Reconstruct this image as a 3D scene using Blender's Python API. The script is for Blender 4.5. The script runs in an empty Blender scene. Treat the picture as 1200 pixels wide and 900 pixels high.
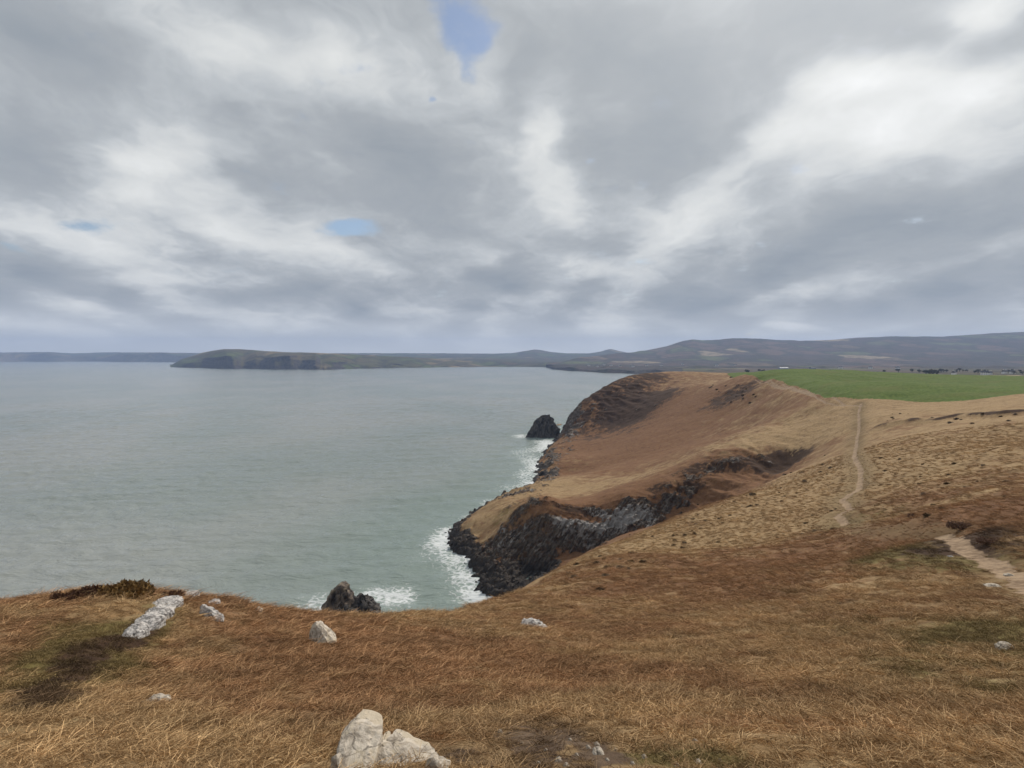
import bpy, bmesh, math, random
import numpy as np
from mathutils import Vector, noise as mnoise
R = math.radians
random.seed(7); rng = np.random.default_rng(7)
S = bpy.context.scene
COL = S.collection

# ------------------------------------------------------------------ camera, world, sun, exposure
H, F, HOR = 75.0, 715.0, 418.0              # eye height over the sea, focal length (1200 px wide), horizon row
PITCH = math.atan((450 - HOR) / F)
cam = bpy.data.cameras.new("camera"); camo = bpy.data.objects.new("camera", cam); COL.objects.link(camo)
cam.sensor_width = 36; cam.lens = 36 * F / 1200; cam.clip_start = 0.05; cam.clip_end = 60000
camo.location = (0, 0, H); camo.rotation_euler = (math.pi / 2 - PITCH, 0, 0)
S.camera = camo
S.view_settings.view_transform = 'Standard'; S.view_settings.look = 'None'
S.view_settings.exposure = 0.48; S.view_settings.gamma = 1
try:
    S.cycles.use_denoising = True; S.cycles.denoiser = 'OPENIMAGEDENOISE'
    S.cycles.max_bounces = 4; S.cycles.sample_clamp_direct = 6; S.cycles.sample_clamp_indirect = 4; S.cycles.volume_bounces = 0; S.cycles.transparent_max_bounces = 4
except Exception: pass

def pdir(px, py):
    a, b = (px - 600) / F, (450 - py) / F
    cp, sp = math.cos(PITCH), math.sin(PITCH)
    return Vector((a, cp + b * sp, -sp + b * cp))
def at(px, py, Y):
    d = pdir(px, py); t = Y / d.y
    return Vector((d.x * t, Y, H + d.z * t))
def sea_at(px, py, z=0.0):
    d = pdir(px, py); t = (z - H) / d.z
    return Vector((d.x * t, d.y * t, z))

SUN_AZ, SUN_EL = R(33), R(42)               # azimuth from +Y towards +X
sun_dir = Vector((math.sin(SUN_AZ) * math.cos(SUN_EL), math.cos(SUN_AZ) * math.cos(SUN_EL), math.sin(SUN_EL)))
sl = bpy.data.lights.new("sun", 'SUN'); sl.energy = 2.6; sl.angle = R(10); sl.color = (1, .91, .80)
so = bpy.data.objects.new("sun", sl); COL.objects.link(so); so.rotation_euler = sun_dir.to_track_quat('Z', 'Y').to_euler()

class NT:
    def __init__(s, tree): s.t = tree; s.n = tree.nodes; s.l = tree.links
    def new(s, typ, **kw):
        n = s.n.new(typ)
        for k, v in kw.items(): setattr(n, k, v)
        return n
    def put(s, sock, v):
        if v is None: return
        if hasattr(v, 'is_output'): s.l.new(v, sock)
        elif isinstance(v, (tuple, list)) and len(v) == 3 and sock.type == 'RGBA': sock.default_value = (*v, 1)
        else: sock.default_value = v
    def math(s, op, a, b=None, clamp=False, c=None):
        n = s.new('ShaderNodeMath', operation=op); n.use_clamp = clamp
        s.put(n.inputs[0], a)
        if b is not None: s.put(n.inputs[1], b)
        if c is not None: s.put(n.inputs[2], c)
        return n.outputs[0]
    def vm(s, op, a, b=None, scale=None):
        n = s.new('ShaderNodeVectorMath', operation=op); s.put(n.inputs[0], a)
        if b is not None: s.put(n.inputs[1], b)
        if scale is not None: s.put(n.inputs['Scale'], scale)
        return n.outputs['Value'] if op in ('LENGTH', 'DOT_PRODUCT', 'DISTANCE') else n.outputs[0]
    def noise(s, vec, scale=1, detail=4, rough=.55, dist=0, col=False, lac=2.0):
        n = s.new('ShaderNodeTexNoise'); s.put(n.inputs['Vector'], vec)
        for k, v in (('Scale', scale), ('Detail', detail), ('Roughness', rough), ('Distortion', dist), ('Lacunarity', lac)): s.put(n.inputs[k], v)
        return n.outputs['Color' if col else 'Fac']
    def voro(s, vec, scale=1, feature='F1', out='Distance', rand=1):
        n = s.new('ShaderNodeTexVoronoi', feature=feature); s.put(n.inputs['Vector'], vec); s.put(n.inputs['Scale'], scale); s.put(n.inputs['Randomness'], rand)
        return n.outputs[out]
    def ramp(s, v, a, b, lo=0., hi=1., smooth=True):
        n = s.new('ShaderNodeMapRange', interpolation_type='SMOOTHSTEP' if smooth else 'LINEAR')
        for i, q in enumerate((v, a, b, lo, hi)): s.put(n.inputs[i], q)
        return n.outputs[0]
    def mix(s, f, a, b, mode='MIX'):
        n = s.new('ShaderNodeMix', data_type='RGBA', blend_type=mode); n.clamp_factor = True
        s.put(n.inputs[0], f); s.put(n.inputs[6], a); s.put(n.inputs[7], b)
        return n.outputs[2]
    def attr(s, name, typ='GEOMETRY'):
        n = s.new('ShaderNodeAttribute', attribute_name=name); n.attribute_type = typ
        return n
    def sep(s, v):
        n = s.new('ShaderNodeSeparateXYZ'); s.put(n.inputs[0], v); return n.outputs
    def comb(s, x, y, z):
        n = s.new('ShaderNodeCombineXYZ')
        for i, q in enumerate((x, y, z)): s.put(n.inputs[i], q)
        return n.outputs[0]
    def scalev(s, v, sc):
        return s.vm('MULTIPLY', v, sc)
    def bump(s, h, strength=.5, dist=.1, normal=None):
        n = s.new('ShaderNodeBump'); s.put(n.inputs['Height'], h); s.put(n.inputs['Strength'], strength); s.put(n.inputs['Distance'], dist)
        if normal is not None: s.put(n.inputs['Normal'], normal)
        return n.outputs[0]

# ---- world: clear sky behind a deck of broken stratocumulus, laid out on a flat cloud plane overhead
W = bpy.data.worlds.new("World"); S.world = W; W.use_nodes = True
t = NT(W.node_tree); t.n.clear()
sky = t.new('ShaderNodeTexSky', sky_type='NISHITA'); sky.sun_disc = False
sky.sun_elevation = SUN_EL; sky.sun_rotation = SUN_AZ; sky.altitude = 75; sky.air_density = 1.0; sky.dust_density = 1.0
bg1 = t.new('ShaderNodeBackground'); t.put(bg1.inputs[0], sky.outputs[0]); bg1.inputs[1].default_value = .07
tc = t.new('ShaderNodeTexCoord').outputs['Generated']
dx, dy, dz = t.sep(tc)
dzc = t.math('ADD', t.math('MAXIMUM', dz, 0.0), .21)
P = t.comb(t.math('DIVIDE', dx, dzc), t.math('DIVIDE', dy, dzc), 0.0)
def cp(px, py):
    d = pdir(px, py).normalized(); k = max(d.z, 0) + .21
    return Vector((d.x / k, d.y / k, 0))
warp = t.vm('SCALE', t.vm('SUBTRACT', t.noise(P, 1.6, 4, .58, col=True), (.5, .5, .5)), scale=.55)
Pw = t.vm('ADD', P, warp)
Pf = t.vm('ADD', P, t.vm('SCALE', warp, scale=.55))
def feature(px, py, rx, ry, src=None):
    """soft cloud mass: 1 in its middle, 0 at its edge, on the cloud plane"""
    c = cp(px, py); ax = max((cp(px + rx, py) - cp(px - rx, py)).length / 2, 1e-3)
    a, b = cp(px, py - ry), cp(px, min(py + ry, 412)); ay = max((a - b).length / 2, 1e-3)
    m = (a + b) / 2
    v = t.vm('SUBTRACT', src or Pf, (c.x, m.y, 0))
    v = t.scalev(v, (1 / ax, 1 / ay, 0))
    return t.ramp(t.vm('LENGTH', v), 1.15, .1)
def add_all(lst, src=None):
    tot = None
    for (px, py, rx, ry, w) in lst:
        f = t.math('MULTIPLY', feature(px, py, rx, ry, src), w)
        tot = f if tot is None else t.math('ADD', tot, f)
    return tot
def lumps(v, sc):
    n = t.new('ShaderNodeTexVoronoi', feature='SMOOTH_F1'); t.put(n.inputs['Vector'], v)
    for k_, q_ in (('Scale', sc), ('Smoothness', 1.0), ('Detail', 0.0), ('Roughness', .5)): t.put(n.inputs[k_], q_)
    return n.outputs['Distance']
def thick(off, det):
    v0 = t.vm('ADD', P, off); v1 = t.vm('ADD', Pw, off)
    a_ = t.noise(t.scalev(v0, (1.0, .58, 1)), 1.15, det, .54, .2)
    b_ = t.noise(t.scalev(t.vm('ADD', v1, (7.3, 2.1, 0)), (1.0, .60, 1)), 3.4, det, .63, 0.0)
    return t.math('ADD', t.math('MULTIPLY', a_, .55), t.math('MULTIPLY', b_, .45))
T0 = thick((0.0, 0.0, 0.0), 7); T1 = thick((math.sin(SUN_AZ) * .12, math.cos(SUN_AZ) * .12, 0.0), 5)
lump = lumps(t.scalev(t.vm('ADD', Pw, (1.7, 4.4, 0)), (1.0, .60, 1)), 3.0)
feat = add_all([
    (760, 150, 110, 110, -.20), (720, 60, 170, 80, -.12), (640, 100, 40, 110, .09), (560, 70, 50, 70, .09), (650, 210, 60, 70, .13), (700, 240, 60, 34, .08),
    (1010, 265, 170, 70, -.17), (890, 305, 130, 40, -.10), (1130, 240, 130, 60, -.08), (1150, 320, 140, 40, -.08), (905, 228, 40, 24, -.10),
    (1000, 100, 80, 34, .18), (930, 160, 70, 44, .17), (850, 215, 70, 44, .14), (780, 260, 60, 36, .10), (1140, 15, 90, 36, .18), (1120, 112, 100, 38, .16), (1040, 155, 80, 30, .10), (1190, 80, 60, 60, .10), (1060, 50, 70, 20, -.08), (1085, 192, 80, 14, -.06),
    (470, 150, 140, 60, -.08), (110, 60, 160, 55, -.08), (260, 120, 100, 40, -.07), (140, 190, 170, 26, .07), (310, 60, 120, 40, .06), (400, 40, 80, 40, .05), (980, 20, 80, 40, -.05), (240, 250, 170, 20, -.05),
    (560, 330, 140, 20, -.11), (330, 345, 130, 12, -.07), (150, 330, 100, 12, .09), (500, 285, 110, 18, .07), (620, 300, 100, 18, .07), (925, 384, 60, 6, .16), (1170, 325, 60, 14, .08), (720, 385, 130, 8, .05), (1000, 365, 220, 14, -.10), (780, 345, 90, 14, -.06)])
L = t.math('ADD', t.math('MULTIPLY', t.math('SUBTRACT', .445, T0), 1.55), t.math('MULTIPLY', t.math('SUBTRACT', T0, T1), 1.2))
L = t.math('ADD', L, t.math('MULTIPLY', t.math('SUBTRACT', lump, .34), .62))
L = t.math('ADD', L, t.math('MULTIPLY', feat, 1.5))
L = t.math('ADD', t.math('MULTIPLY', L, .82), t.math('MULTIPLY', t.ramp(t.math('ADD', L, t.math('MULTIPLY', t.math('SUBTRACT', T0, .45), -.6)), -.12, .12, -.5, .5), .075))
glow = t.math('POWER', t.math('MAXIMUM', t.vm('DOT_PRODUCT', tc, tuple(sun_dir)), 0.0), 14.0)
lvl = t.ramp(L, -.36, .40, 0, 1, False)
ramp = t.new('ShaderNodeValToRGB'); t.put(ramp.inputs[0], lvl)
el = ramp.color_ramp.elements
el[0].position = 0; el[0].color = (.215, .240, .265, 1); el[1].position = 1; el[1].color = (.70, .705, .70, 1)
e = el.new(.30); e.color = (.288, .306, .322, 1)
e = el.new(.52); e.color = (.390, .408, .420, 1)
e = el.new(.76); e.color = (.56, .568, .558, 1)
ccol = t.mix(t.math('MULTIPLY', glow, .35), ramp.outputs[0], (.95, .95, .93))
horizon = t.ramp(dz, .085, .0)
ccol = t.mix(t.math('MULTIPLY', horizon, .75), ccol, (.68, .69, .685))
bg2 = t.new('ShaderNodeBackground'); t.put(bg2.inputs[0], ccol); bg2.inputs[1].default_value = 1.0
holes = add_all([(532, 18, 50, 50, 1.15), (548, 70, 26, 40, .8), (503, 104, 8, 7, .85), (413, 271, 50, 14, 1.05), (100, 268, 60, 12, .45), (2, 287, 25, 10, .6), (770, 308, 40, 8, .45), (697, 194, 12, 6, .6), (830, 300, 30, 5, .35)])
dn = t.noise(t.vm('ADD', t.scalev(P, (1, .8, 1)), (4, 4, 4)), 4.5, 6, .66, 0.0)
clear = t.math('SUBTRACT', t.math('ADD', holes, t.math('MULTIPLY', t.math('SUBTRACT', dn, .5), 2.3)), .58)
cover = t.ramp(clear, .42, -.36)
ms = t.new('ShaderNodeMixShader'); t.put(ms.inputs[0], cover); t.l.new(bg1.outputs[0], ms.inputs[1]); t.l.new(bg2.outputs[0], ms.inputs[2])
wo = t.new('ShaderNodeOutputWorld'); t.l.new(ms.outputs[0], wo.inputs['Surface'])
W.cycles.sampling_method = 'MANUAL'; W.cycles.sample_map_resolution = 256

# ------------------------------------------------------------------ helpers
def tag(o, label=None, cat=None, group=None, kind=None):
    for k, v in (('label', label), ('category', cat), ('group', group), ('kind', kind)):
        if v: o[k] = v
    return o
def mat(name, rough=.9, spec=.2):
    m = bpy.data.materials.new(name); m.use_nodes = True
    t = NT(m.node_tree); b = t.n['Principled BSDF']
    b.inputs['Roughness'].default_value = rough; b.inputs['Specular IOR Level'].default_value = spec
    return m, t, b
def mesh_obj(name, verts, faces, material, smooth=True, parent=None):
    """verts (n,3) array; faces (m,k) int array with constant k, or list of lists"""
    me = bpy.data.meshes.new(name)
    v = np.asarray(verts, dtype=np.float32)
    if isinstance(faces, np.ndarray):
        m, k = faces.shape
        me.vertices.add(len(v)); me.vertices.foreach_set('co', v.ravel())
        me.loops.add(m * k); me.loops.foreach_set('vertex_index', faces.astype(np.int32).ravel())
        me.polygons.add(m); me.polygons.foreach_set('loop_start', np.arange(0, m * k, k, dtype=np.int32))
        me.update(calc_edges=True)
    else:
        me.from_pydata([tuple(map(float, q)) for q in v], [], [list(map(int, f)) for f in faces])
    if smooth: me.polygons.foreach_set('use_smooth', np.ones(len(me.polygons), dtype=bool))
    if isinstance(material, (list, tuple)):
        for m_ in material: me.materials.append(m_)
    else: me.materials.append(material)
    o = bpy.data.objects.new(name, me); COL.objects.link(o)
    if parent: o.parent = parent
    return o
def empty(name, loc):
    o = bpy.data.objects.new(name, None); COL.objects.link(o); o.location = loc; o.empty_display_size = .3
    return o
def set_color(o, name, arr):
    a = o.data.attributes.new(name, 'FLOAT_COLOR', 'POINT')
    q = np.ones((len(arr), 4), np.float32); q[:, :arr.shape[1]] = arr; a.data.foreach_set('color', q.ravel())
def set_float(o, name, arr):
    a = o.data.attributes.new(name, 'FLOAT', 'POINT'); a.data.foreach_set('value', np.asarray(arr, np.float32))

def _h(ix, iy, seed):
    h = (ix.astype(np.int64) * 374761393 + iy.astype(np.int64) * 668265263 + seed * 974634777) & 0xffffffff
    h = ((h ^ (h >> 13)) * 1274126177) & 0xffffffff
    return (h ^ (h >> 16)) & 0xffff
def gnoise(x, y, seed=0):
    x = np.asarray(x, float); y = np.asarray(y, float)
    ix = np.floor(x); iy = np.floor(y); fx = x - ix; fy = y - iy
    ux = fx * fx * fx * (fx * (fx * 6 - 15) + 10); uy = fy * fy * fy * (fy * (fy * 6 - 15) + 10)
    def g(a, b):
        an = _h(ix + a, iy + b, seed) * (2 * np.pi / 65536)
        return np.cos(an) * (fx - a) + np.sin(an) * (fy - b)
    return ((g(0, 0) * (1 - ux) + g(1, 0) * ux) * (1 - uy) + (g(0, 1) * (1 - ux) + g(1, 1) * ux) * uy) * 1.5
def fbm(x, y, octv=4, seed=0, gain=.5, ridged=False):
    s = 0; a = 1; tot = 0
    for i in range(octv):
        n = gnoise(x * 2 ** i + i * 17.3, y * 2 ** i - i * 9.1, seed + i)
        s = s + a * (1 - 2 * np.abs(n) if ridged else n); tot += a; a *= gain
    return s / tot
def sstep(x, a, b):
    q = np.clip((x - a) / (b - a), 0, 1); return q * q * (3 - 2 * q)
def seg_dist(x, y, poly):
    d = np.full(np.shape(x), 1e9)
    for (a, b) in zip(poly[:-1], poly[1:]):
        ax, ay = a[0], a[1]; ex, ey = b[0] - ax, b[1] - ay
        q = np.clip(((x - ax) * ex + (y - ay) * ey) / (ex * ex + ey * ey + 1e-9), 0, 1)
        d = np.minimum(d, np.hypot(x - ax - q * ex, y - ay - q * ey))
    return d
def inside(x, y, poly):
    r = np.zeros(np.shape(x), bool); n = len(poly)
    for i in range(n):
        x1, y1 = poly[i][0], poly[i][1]; x2, y2 = poly[(i + 1) % n][0], poly[(i + 1) % n][1]
        c = ((y1 > y) != (y2 > y)) & (x < (x2 - x1) * (y - y1) / (y2 - y1 + 1e-12) + x1)
        r ^= c
    return r

# ------------------------------------------------------------------ the land: control heights -> thin plate spline in (bearing, log distance)
CP = []
def c(px, py, Y): CP.append(tuple(at(px, py, Y)))
def w(x, y, z): CP.append((x, y, z))
for q in [(0, 0, 73.3), (0, 1.2, 73.15), (-2, 0.3, 73.2), (2, .3, 73.4), (-6, .5, 72.6), (7, .5, 73.4), (20, 1, 72.5), (-20, 2, 69), (60, 5, 73), (45, 20, 71)]: w(*q)
for q in [  # foreground hill
    (600, 900, 3.6), (0, 900, 3.9), (300, 900, 3.7), (1200, 900, 3.3), (900, 900, 3.4), (1400, 880, 3.6),
    (600, 820, 7.2), (200, 830, 6.2), (400, 830, 6.6), (0, 830, 5.8), (800, 820, 6.6), (1000, 820, 6.2), (1200, 820, 5.9),
    (600, 760, 15), (800, 780, 10.5), (1000, 780, 9.2), (1200, 780, 8.2), (400, 760, 12.2), (200, 760, 11), (0, 765, 9.6), (-200, 770, 9),
    (0, 710, 14), (60, 700, 14.5), (110, 695, 15), (150, 692, 15.5), (200, 699, 15.5), (250, 711, 15.5), (300, 721, 16), (350, 727, 17), (400, 729, 18), (440, 729, 19), (500, 719, 24), (560, 708, 34), (600, 696, 46), (640, 673, 65), (200, 716, 22), (250, 732, 23), (300, 740, 24), (350, 748, 25), (400, 752, 27), (440, 752, 29), (500, 742, 35), (530, 732, 44), (560, 724, 52), (600, 708, 70), (640, 681, 95), (680, 660, 110), (720, 641, 130), (700, 646, 85), (760, 621, 108), (850, 586, 140), (900, 566, 165), (940, 548, 190),
    (-150, 745, 13), (-400, 800, 12),
    (700, 700, 37), (800, 700, 31), (900, 700, 26), (1000, 700, 22), (1100, 700, 19.5), (1200, 692, 17.5), (1400, 690, 17), (620, 730, 24), (700, 740, 20),
    (800, 640, 76), (900, 640, 61), (900, 600, 92), (900, 580, 115), (1000, 640, 46), (1050, 640, 40), (1110, 630, 32), (1200, 640, 27), (1200, 615, 33), (1100, 600, 44), (1200, 570, 60), (1400, 590, 50),
    (993, 613, 68), (985, 605, 74), (1000, 585, 86), (1007, 560, 106), (1003, 535, 135), (960, 545, 150), (940, 560, 140),
    (1005, 512, 185), (1010, 490, 215), (1009, 474, 243), (1100, 560, 82), (1100, 520, 125), (1100, 494, 168), (1200, 490, 140), (1200, 520, 92), (1350, 500, 120), (1400, 540, 80),
    (1080, 472, 232), (1140, 468, 222), (1200, 462, 212), (1300, 458, 200), (1100, 482, 200), (1200, 475, 178),
    # plateau and field
    (967, 471, 265), (943, 459, 310), (917, 449, 370), (930, 453.5, 338), (955, 464.5, 287), (901, 445.8, 398), (990, 473, 253), (885, 443.5, 430), (865, 441, 470), (860, 437.5, 560), (930, 438, 560), (1000, 438.5, 540), (1100, 439.5, 510), (1200, 441, 480), (1350, 442, 460),
    (1050, 455, 320), (1150, 452, 320), (980, 450, 380), (1250, 450, 300),
    # bowl between the two headlands
    (662, 556, 372), (660, 545, 384), (668, 530, 440), (700, 555, 318), (700, 530, 415), (690, 512, 500), (712, 500.5, 512), (745, 487.5, 506), (770, 471, 508), (795, 455, 525),
    (760, 540, 322), (760, 510, 410), (820, 520, 312), (820, 485, 415), (820, 460, 482), (845, 447, 505), (880, 500, 318), (880, 475, 372), (880, 456, 412), (940, 490, 262), (940, 473, 288), (870, 510, 266), (960, 505, 235), (985, 498, 225),
    # second headland crest
    (672, 485, 552), (680, 472, 560), (700, 458, 570), (720, 447, 580), (740, 440, 592), (760, 437, 608), (790, 437, 612), (825, 437.5, 605), (700, 474, 548), (740, 458, 560), (770, 450, 575),
    # first headland: cliff top, upper surface, back edge
    (548, 610, 250), (562, 603, 256), (584, 616, 232), (600, 606, 226), (619, 594, 224), (640, 590, 222), (667, 588, 229), (717, 580, 229), (760, 568, 230), (800, 550, 235), (640, 612, 217), (680, 605, 219), (740, 590, 220), (785, 570, 225), (610, 624, 219), (590, 640, 215), (600, 668, 203), (620, 676, 204), (640, 666, 207), (680, 651, 210), (720, 636, 211), (760, 618, 213), (800, 601, 217), (850, 531, 238), (900, 520, 240), (930, 517, 236), (950, 518, 226),
    (571, 591, 266), (603, 580.5, 284), (632, 567, 305), (650, 562, 325), (660, 585, 250), (660, 572, 285), (720, 570, 255), (720, 558, 295), (790, 545, 262), (640, 580, 260)]: c(*q)
# gully on the near side of the first headland, back of the second headland, land falling away beyond the field
for q in [(1, 190, 1), (9, 196, 2), (20, 203, 7), (34, 205, 12.5), (46, 207, 16), (74, 210, 25.5), (92, 212, 34),
          (55, 670, 2), (80, 700, 14), (120, 720, 35), (180, 720, 45), (300, 650, 54), (420, 620, 55), (560, 560, 57), (600, 300, 66), (400, 300, 64), (300, 800, 45), (500, 850, 45), (150, 850, 22), (700, 850, 48),
          (20, 620, 6), (250, 180, 65), (200, 100, 68), (120, 60, 69), (300, 400, 61)]: w(*q)
# the shore line, metres; land lies to its right going away from the viewer
COAST = [(-260, 40), (-200, 62), (-140, 72), (-95, 92), (-62, 104), (-40, 120), (-22, 140), (-9, 160), (-1, 178), (1.5, 187)]
COAST += [tuple(sea_at(*q)[:2]) for q in [(583, 698), (577, 691), (566, 676), (553, 658), (541, 646), (533, 637), (528, 629), (531, 621), (541, 614), (559, 601), (572, 591), (603, 581), (624, 571), (630, 561), (633, 552), (634, 540), (642, 528), (648, 521), (655, 515), (660, 508)]]
COAST += [(62, 606), (60, 640), (80, 690), (130, 770), (170, 860), (190, 960)]
ca = np.array(COAST)
tan = np.gradient(ca, axis=0); tan /= np.linalg.norm(tan, axis=1)[:, None]
lnorm = np.stack([tan[:, 1], -tan[:, 0]], 1)                       # to the right of travel = inland
def resample(p, step):
    out = [p[0]]
    for a, b in zip(p[:-1], p[1:]):
        n = max(1, int(np.hypot(*(np.array(b) - a)) / step))
        for k in range(1, n + 1): out.append(tuple(np.array(a) + (np.array(b) - np.array(a)) * k / n))
    return np.array(out)
cr = resample(COAST, 9.0); tn = np.gradient(cr, axis=0); tn /= np.linalg.norm(tn, axis=1)[:, None]; ln = np.stack([tn[:, 1], -tn[:, 0]], 1)
for p, n in zip(cr, ln):
    w(p[0], p[1], 0.4)
    q = p - n * 9; w(q[0], q[1], -7)
    q = p - n * 45; w(q[0], q[1], -14)
for q in [(-300, 300, -14), (-200, 200, -14), (-100, 400, -14), (-60, 600, -14), (-40, 800, -14), (-300, 120, -14), (0, 900, -14), (-120, 250, -14)]: w(*q)
CPA = np.array(CP)
def lp(x, y): return np.stack([np.arctan2(x, y), np.log(np.hypot(x, y) + .6)], -1)
U = lp(CPA[:, 0], CPA[:, 1])
def kern(d2): return .5 * d2 * np.log(d2 + 1e-12)
n = len(CPA)
K = kern(((U[:, None] - U[None]) ** 2).sum(-1)) + np.eye(n) * 2e-5
Pm = np.concatenate([np.ones((n, 1)), U], 1)
A = np.zeros((n + 3, n + 3)); A[:n, :n] = K; A[:n, n:] = Pm; A[n:, :n] = Pm.T
sol = np.linalg.solve(A, np.concatenate([CPA[:, 2], np.zeros(3)]))
# table of the spline on a log-polar grid
TH = np.linspace(R(-75), R(75), 640); LR = np.linspace(math.log(.62), math.log(1000), 560)
def tps(u):
    out = np.empty(len(u))
    for i in range(0, len(u), 20000):
        b = u[i:i + 20000]
        out[i:i + 20000] = kern(((b[:, None] - U[None]) ** 2).sum(-1)) @ sol[:n] + sol[n] + b @ sol[n + 1:]
    return out
G = tps(np.stack(np.meshgrid(TH, LR, indexing='ij'), -1).reshape(-1, 2)).reshape(len(TH), len(LR))
def base_z(x, y):
    u = lp(np.asarray(x, float), np.asarray(y, float))
    a = np.clip((u[..., 0] - TH[0]) / (TH[1] - TH[0]), 0, len(TH) - 1.001); b = np.clip((u[..., 1] - LR[0]) / (LR[1] - LR[0]), 0, len(LR) - 1.001)
    i = a.astype(int); j = b.astype(int); fa = a - i; fb = b - j
    return (G[i, j] * (1 - fa) + G[i + 1, j] * fa) * (1 - fb) + (G[i, j + 1] * (1 - fa) + G[i + 1, j + 1] * fa) * fb
def march(px, py, zf=None):
    """where the sight line through a photo pixel meets the land"""
    zf = zf or base_z
    d = pdir(px, py); Y = np.geomspace(1.5, 900, 6000); x = d.x / d.y * Y; z = H + d.z / d.y * Y
    hit = np.nonzero(z <= zf(x, Y))[0]
    k = hit[0] if len(hit) else len(Y) - 1
    return (x[k], Y[k], z[k])

# ---- ground cover map (where each kind of growth, soil or rock is, with some shade painted in), in the ground's own coordinates
def blob(x, y, px, py, rx, ry):
    """soft patch centred where the land is seen at (px,py)"""
    cx, cy, _ = march(px, py); c0 = lp(cx, cy)
    r1 = lp(*march(px, py + ry)[:2])[1]; r2 = lp(*march(px, py - ry)[:2])[1]
    u = lp(x, y); ry_ = max(min(abs(r2 - r1) / 2, .5), .01)
    return np.exp(-(((u[..., 0] - c0[0]) / (rx / F)) ** 2 + ((u[..., 1] - c0[1]) / ry_) ** 2))
def blobs(x, y, lst):
    s = np.zeros(np.shape(x))
    for (px, py, rx, ry, a) in lst: s += a * blob(x, y, px, py, rx, ry)
    return s
def track(pts): return [march(*p)[:2] for p in pts]
PATH_A = track([(993, 614), (981, 605), (990, 601), (999, 598), (986, 587), (996, 578), (1007, 571), (1009, 551), (1001, 535), (1004, 516), (1007, 500), (1006, 484), (1009, 472)])
PATH_B = [at(*q)[:2] for q in [(1009, 474, 243), (985, 472.5, 254), (967, 471, 265), (943, 459, 310), (917, 449, 370), (930, 453.5, 338), (955, 464.5, 287), (901, 445.8, 398), (990, 473, 253), (885, 443.5, 430)]]
PATH_C = track([(1107, 624), (1125, 634), (1142, 645), (1177, 661), (1200, 677), (1250, 710)])
PATH_D = track([(993, 614), (1020, 621), (1060, 623), (1107, 624)])
PATH_F = track([(188, 716), (160, 738), (140, 753), (110, 770), (85, 790), (60, 812), (40, 832)])
PATH_E = track([(875, 515), (877, 500), (870, 498)])
BANK = track([(1030, 503), (1069, 497), (1095, 495), (1121, 491), (1171, 488), (1200, 486), (1280, 484)])
FIELD = [at(*q)[:2] for q in [(852, 438, 560), (862, 440, 495), (885, 443, 436), (917, 448.5, 376), (943, 458, 318), (967, 469, 273), (1009, 470.5, 252), (1070, 470.5, 236), (1130, 467.5, 224), (1200, 461, 214), (1330, 456, 200)]] + [(900, 420), (700, 640), (330, 640), (240, 590)]

def relief(x, y):
    """final height without rock work"""
    z = base_z(x, y); r = np.hypot(x, y)
    near = np.exp(-(r / 60))
    z = z + .9 * fbm(x / 34, y / 34, 3, 11) * sstep(r, 25, 140)
    z = z + .45 * fbm(x / 9, y / 9, 3, 12) * sstep(r, 8, 60)
    z = z + .16 * fbm(x / 2.1, y / 2.1, 3, 13) * sstep(r, 2.5, 9) * (1 - .5 * sstep(r, 35, 100))
    z = z + .05 * fbm(x / .55, y / .55, 2, 14) * np.exp(-r / 30)
    # little stepped terraces of old trampled slope
    d = seg_dist(x, y, BANK); s = z
    z = z + 1.5 * np.exp(-(d / 2.6) ** 2) * (1 + .6 * fbm(x / 12, y / 12, 2, 21))
    for pth, wd, dp in ((PATH_A, 1.1, .35), (PATH_C, .9, .22), (PATH_B, 1.3, .3)):
        d = seg_dist(x, y, pth); z = z - dp * np.exp(-(d / wd) ** 2)
    return z

# ---- mesh rows finer where cliffs stand
def rows(*spec):
    r = [spec[0]]
    for (end, step, prop) in spec[1:]:
        while r[-1] < end: r.append(r[-1] * (1 + step) if prop else r[-1] + step)
    return np.array(r)
RR = rows(.12, (.8, .25, True), (20, .0125, True), (140, .011, True), (186, .9, False), (238, .23, False), (285, .5, False), (480, 1.05, False), (625, .8, False), (960, 6, False))
TT = np.linspace(R(-66), R(66), 1120)
rr, tt = np.meshgrid(RR, TT, indexing='ij')
X = rr * np.sin(tt); Y = rr * np.cos(tt)
shp = X.shape
Z = relief(X, Y)
def normals(X, Y, Z):
    ax = np.gradient(X, axis=0), np.gradient(Y, axis=0), np.gradient(Z, axis=0)
    bx = np.gradient(X, axis=1), np.gradient(Y, axis=1), np.gradient(Z, axis=1)
    nx = ax[1] * bx[2] - ax[2] * bx[1]; ny = ax[2] * bx[0] - ax[0] * bx[2]; nz = ax[0] * bx[1] - ax[1] * bx[0]
    l = np.sqrt(nx * nx + ny * ny + nz * nz) + 1e-12; sg = np.sign(nz)
    return nx / l * sg, ny / l * sg, nz / l * sg
NX, NY, NZ = normals(X, Y, base_z(X, Y))
far = sstep(rr, 120, 170)
cd = seg_dist(X, Y, COAST)
brk = fbm(X / 14, Y / 14, 4, 31); brk2 = fbm(X / 4.5, Y / 4.5, 3, 33)
rock = sstep(1 - NZ + .16 * brk + .12 * brk2, .16, .30) * far * sstep(40 - Z + 8 * brk, 0, 8)
low = np.where(rr > 268, 2.2, 6.5)
rock = np.maximum(rock, sstep(low + 4 * brk + 2.5 * brk2 - Z, 0, 2.5) * far * (cd < 45))
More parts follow.
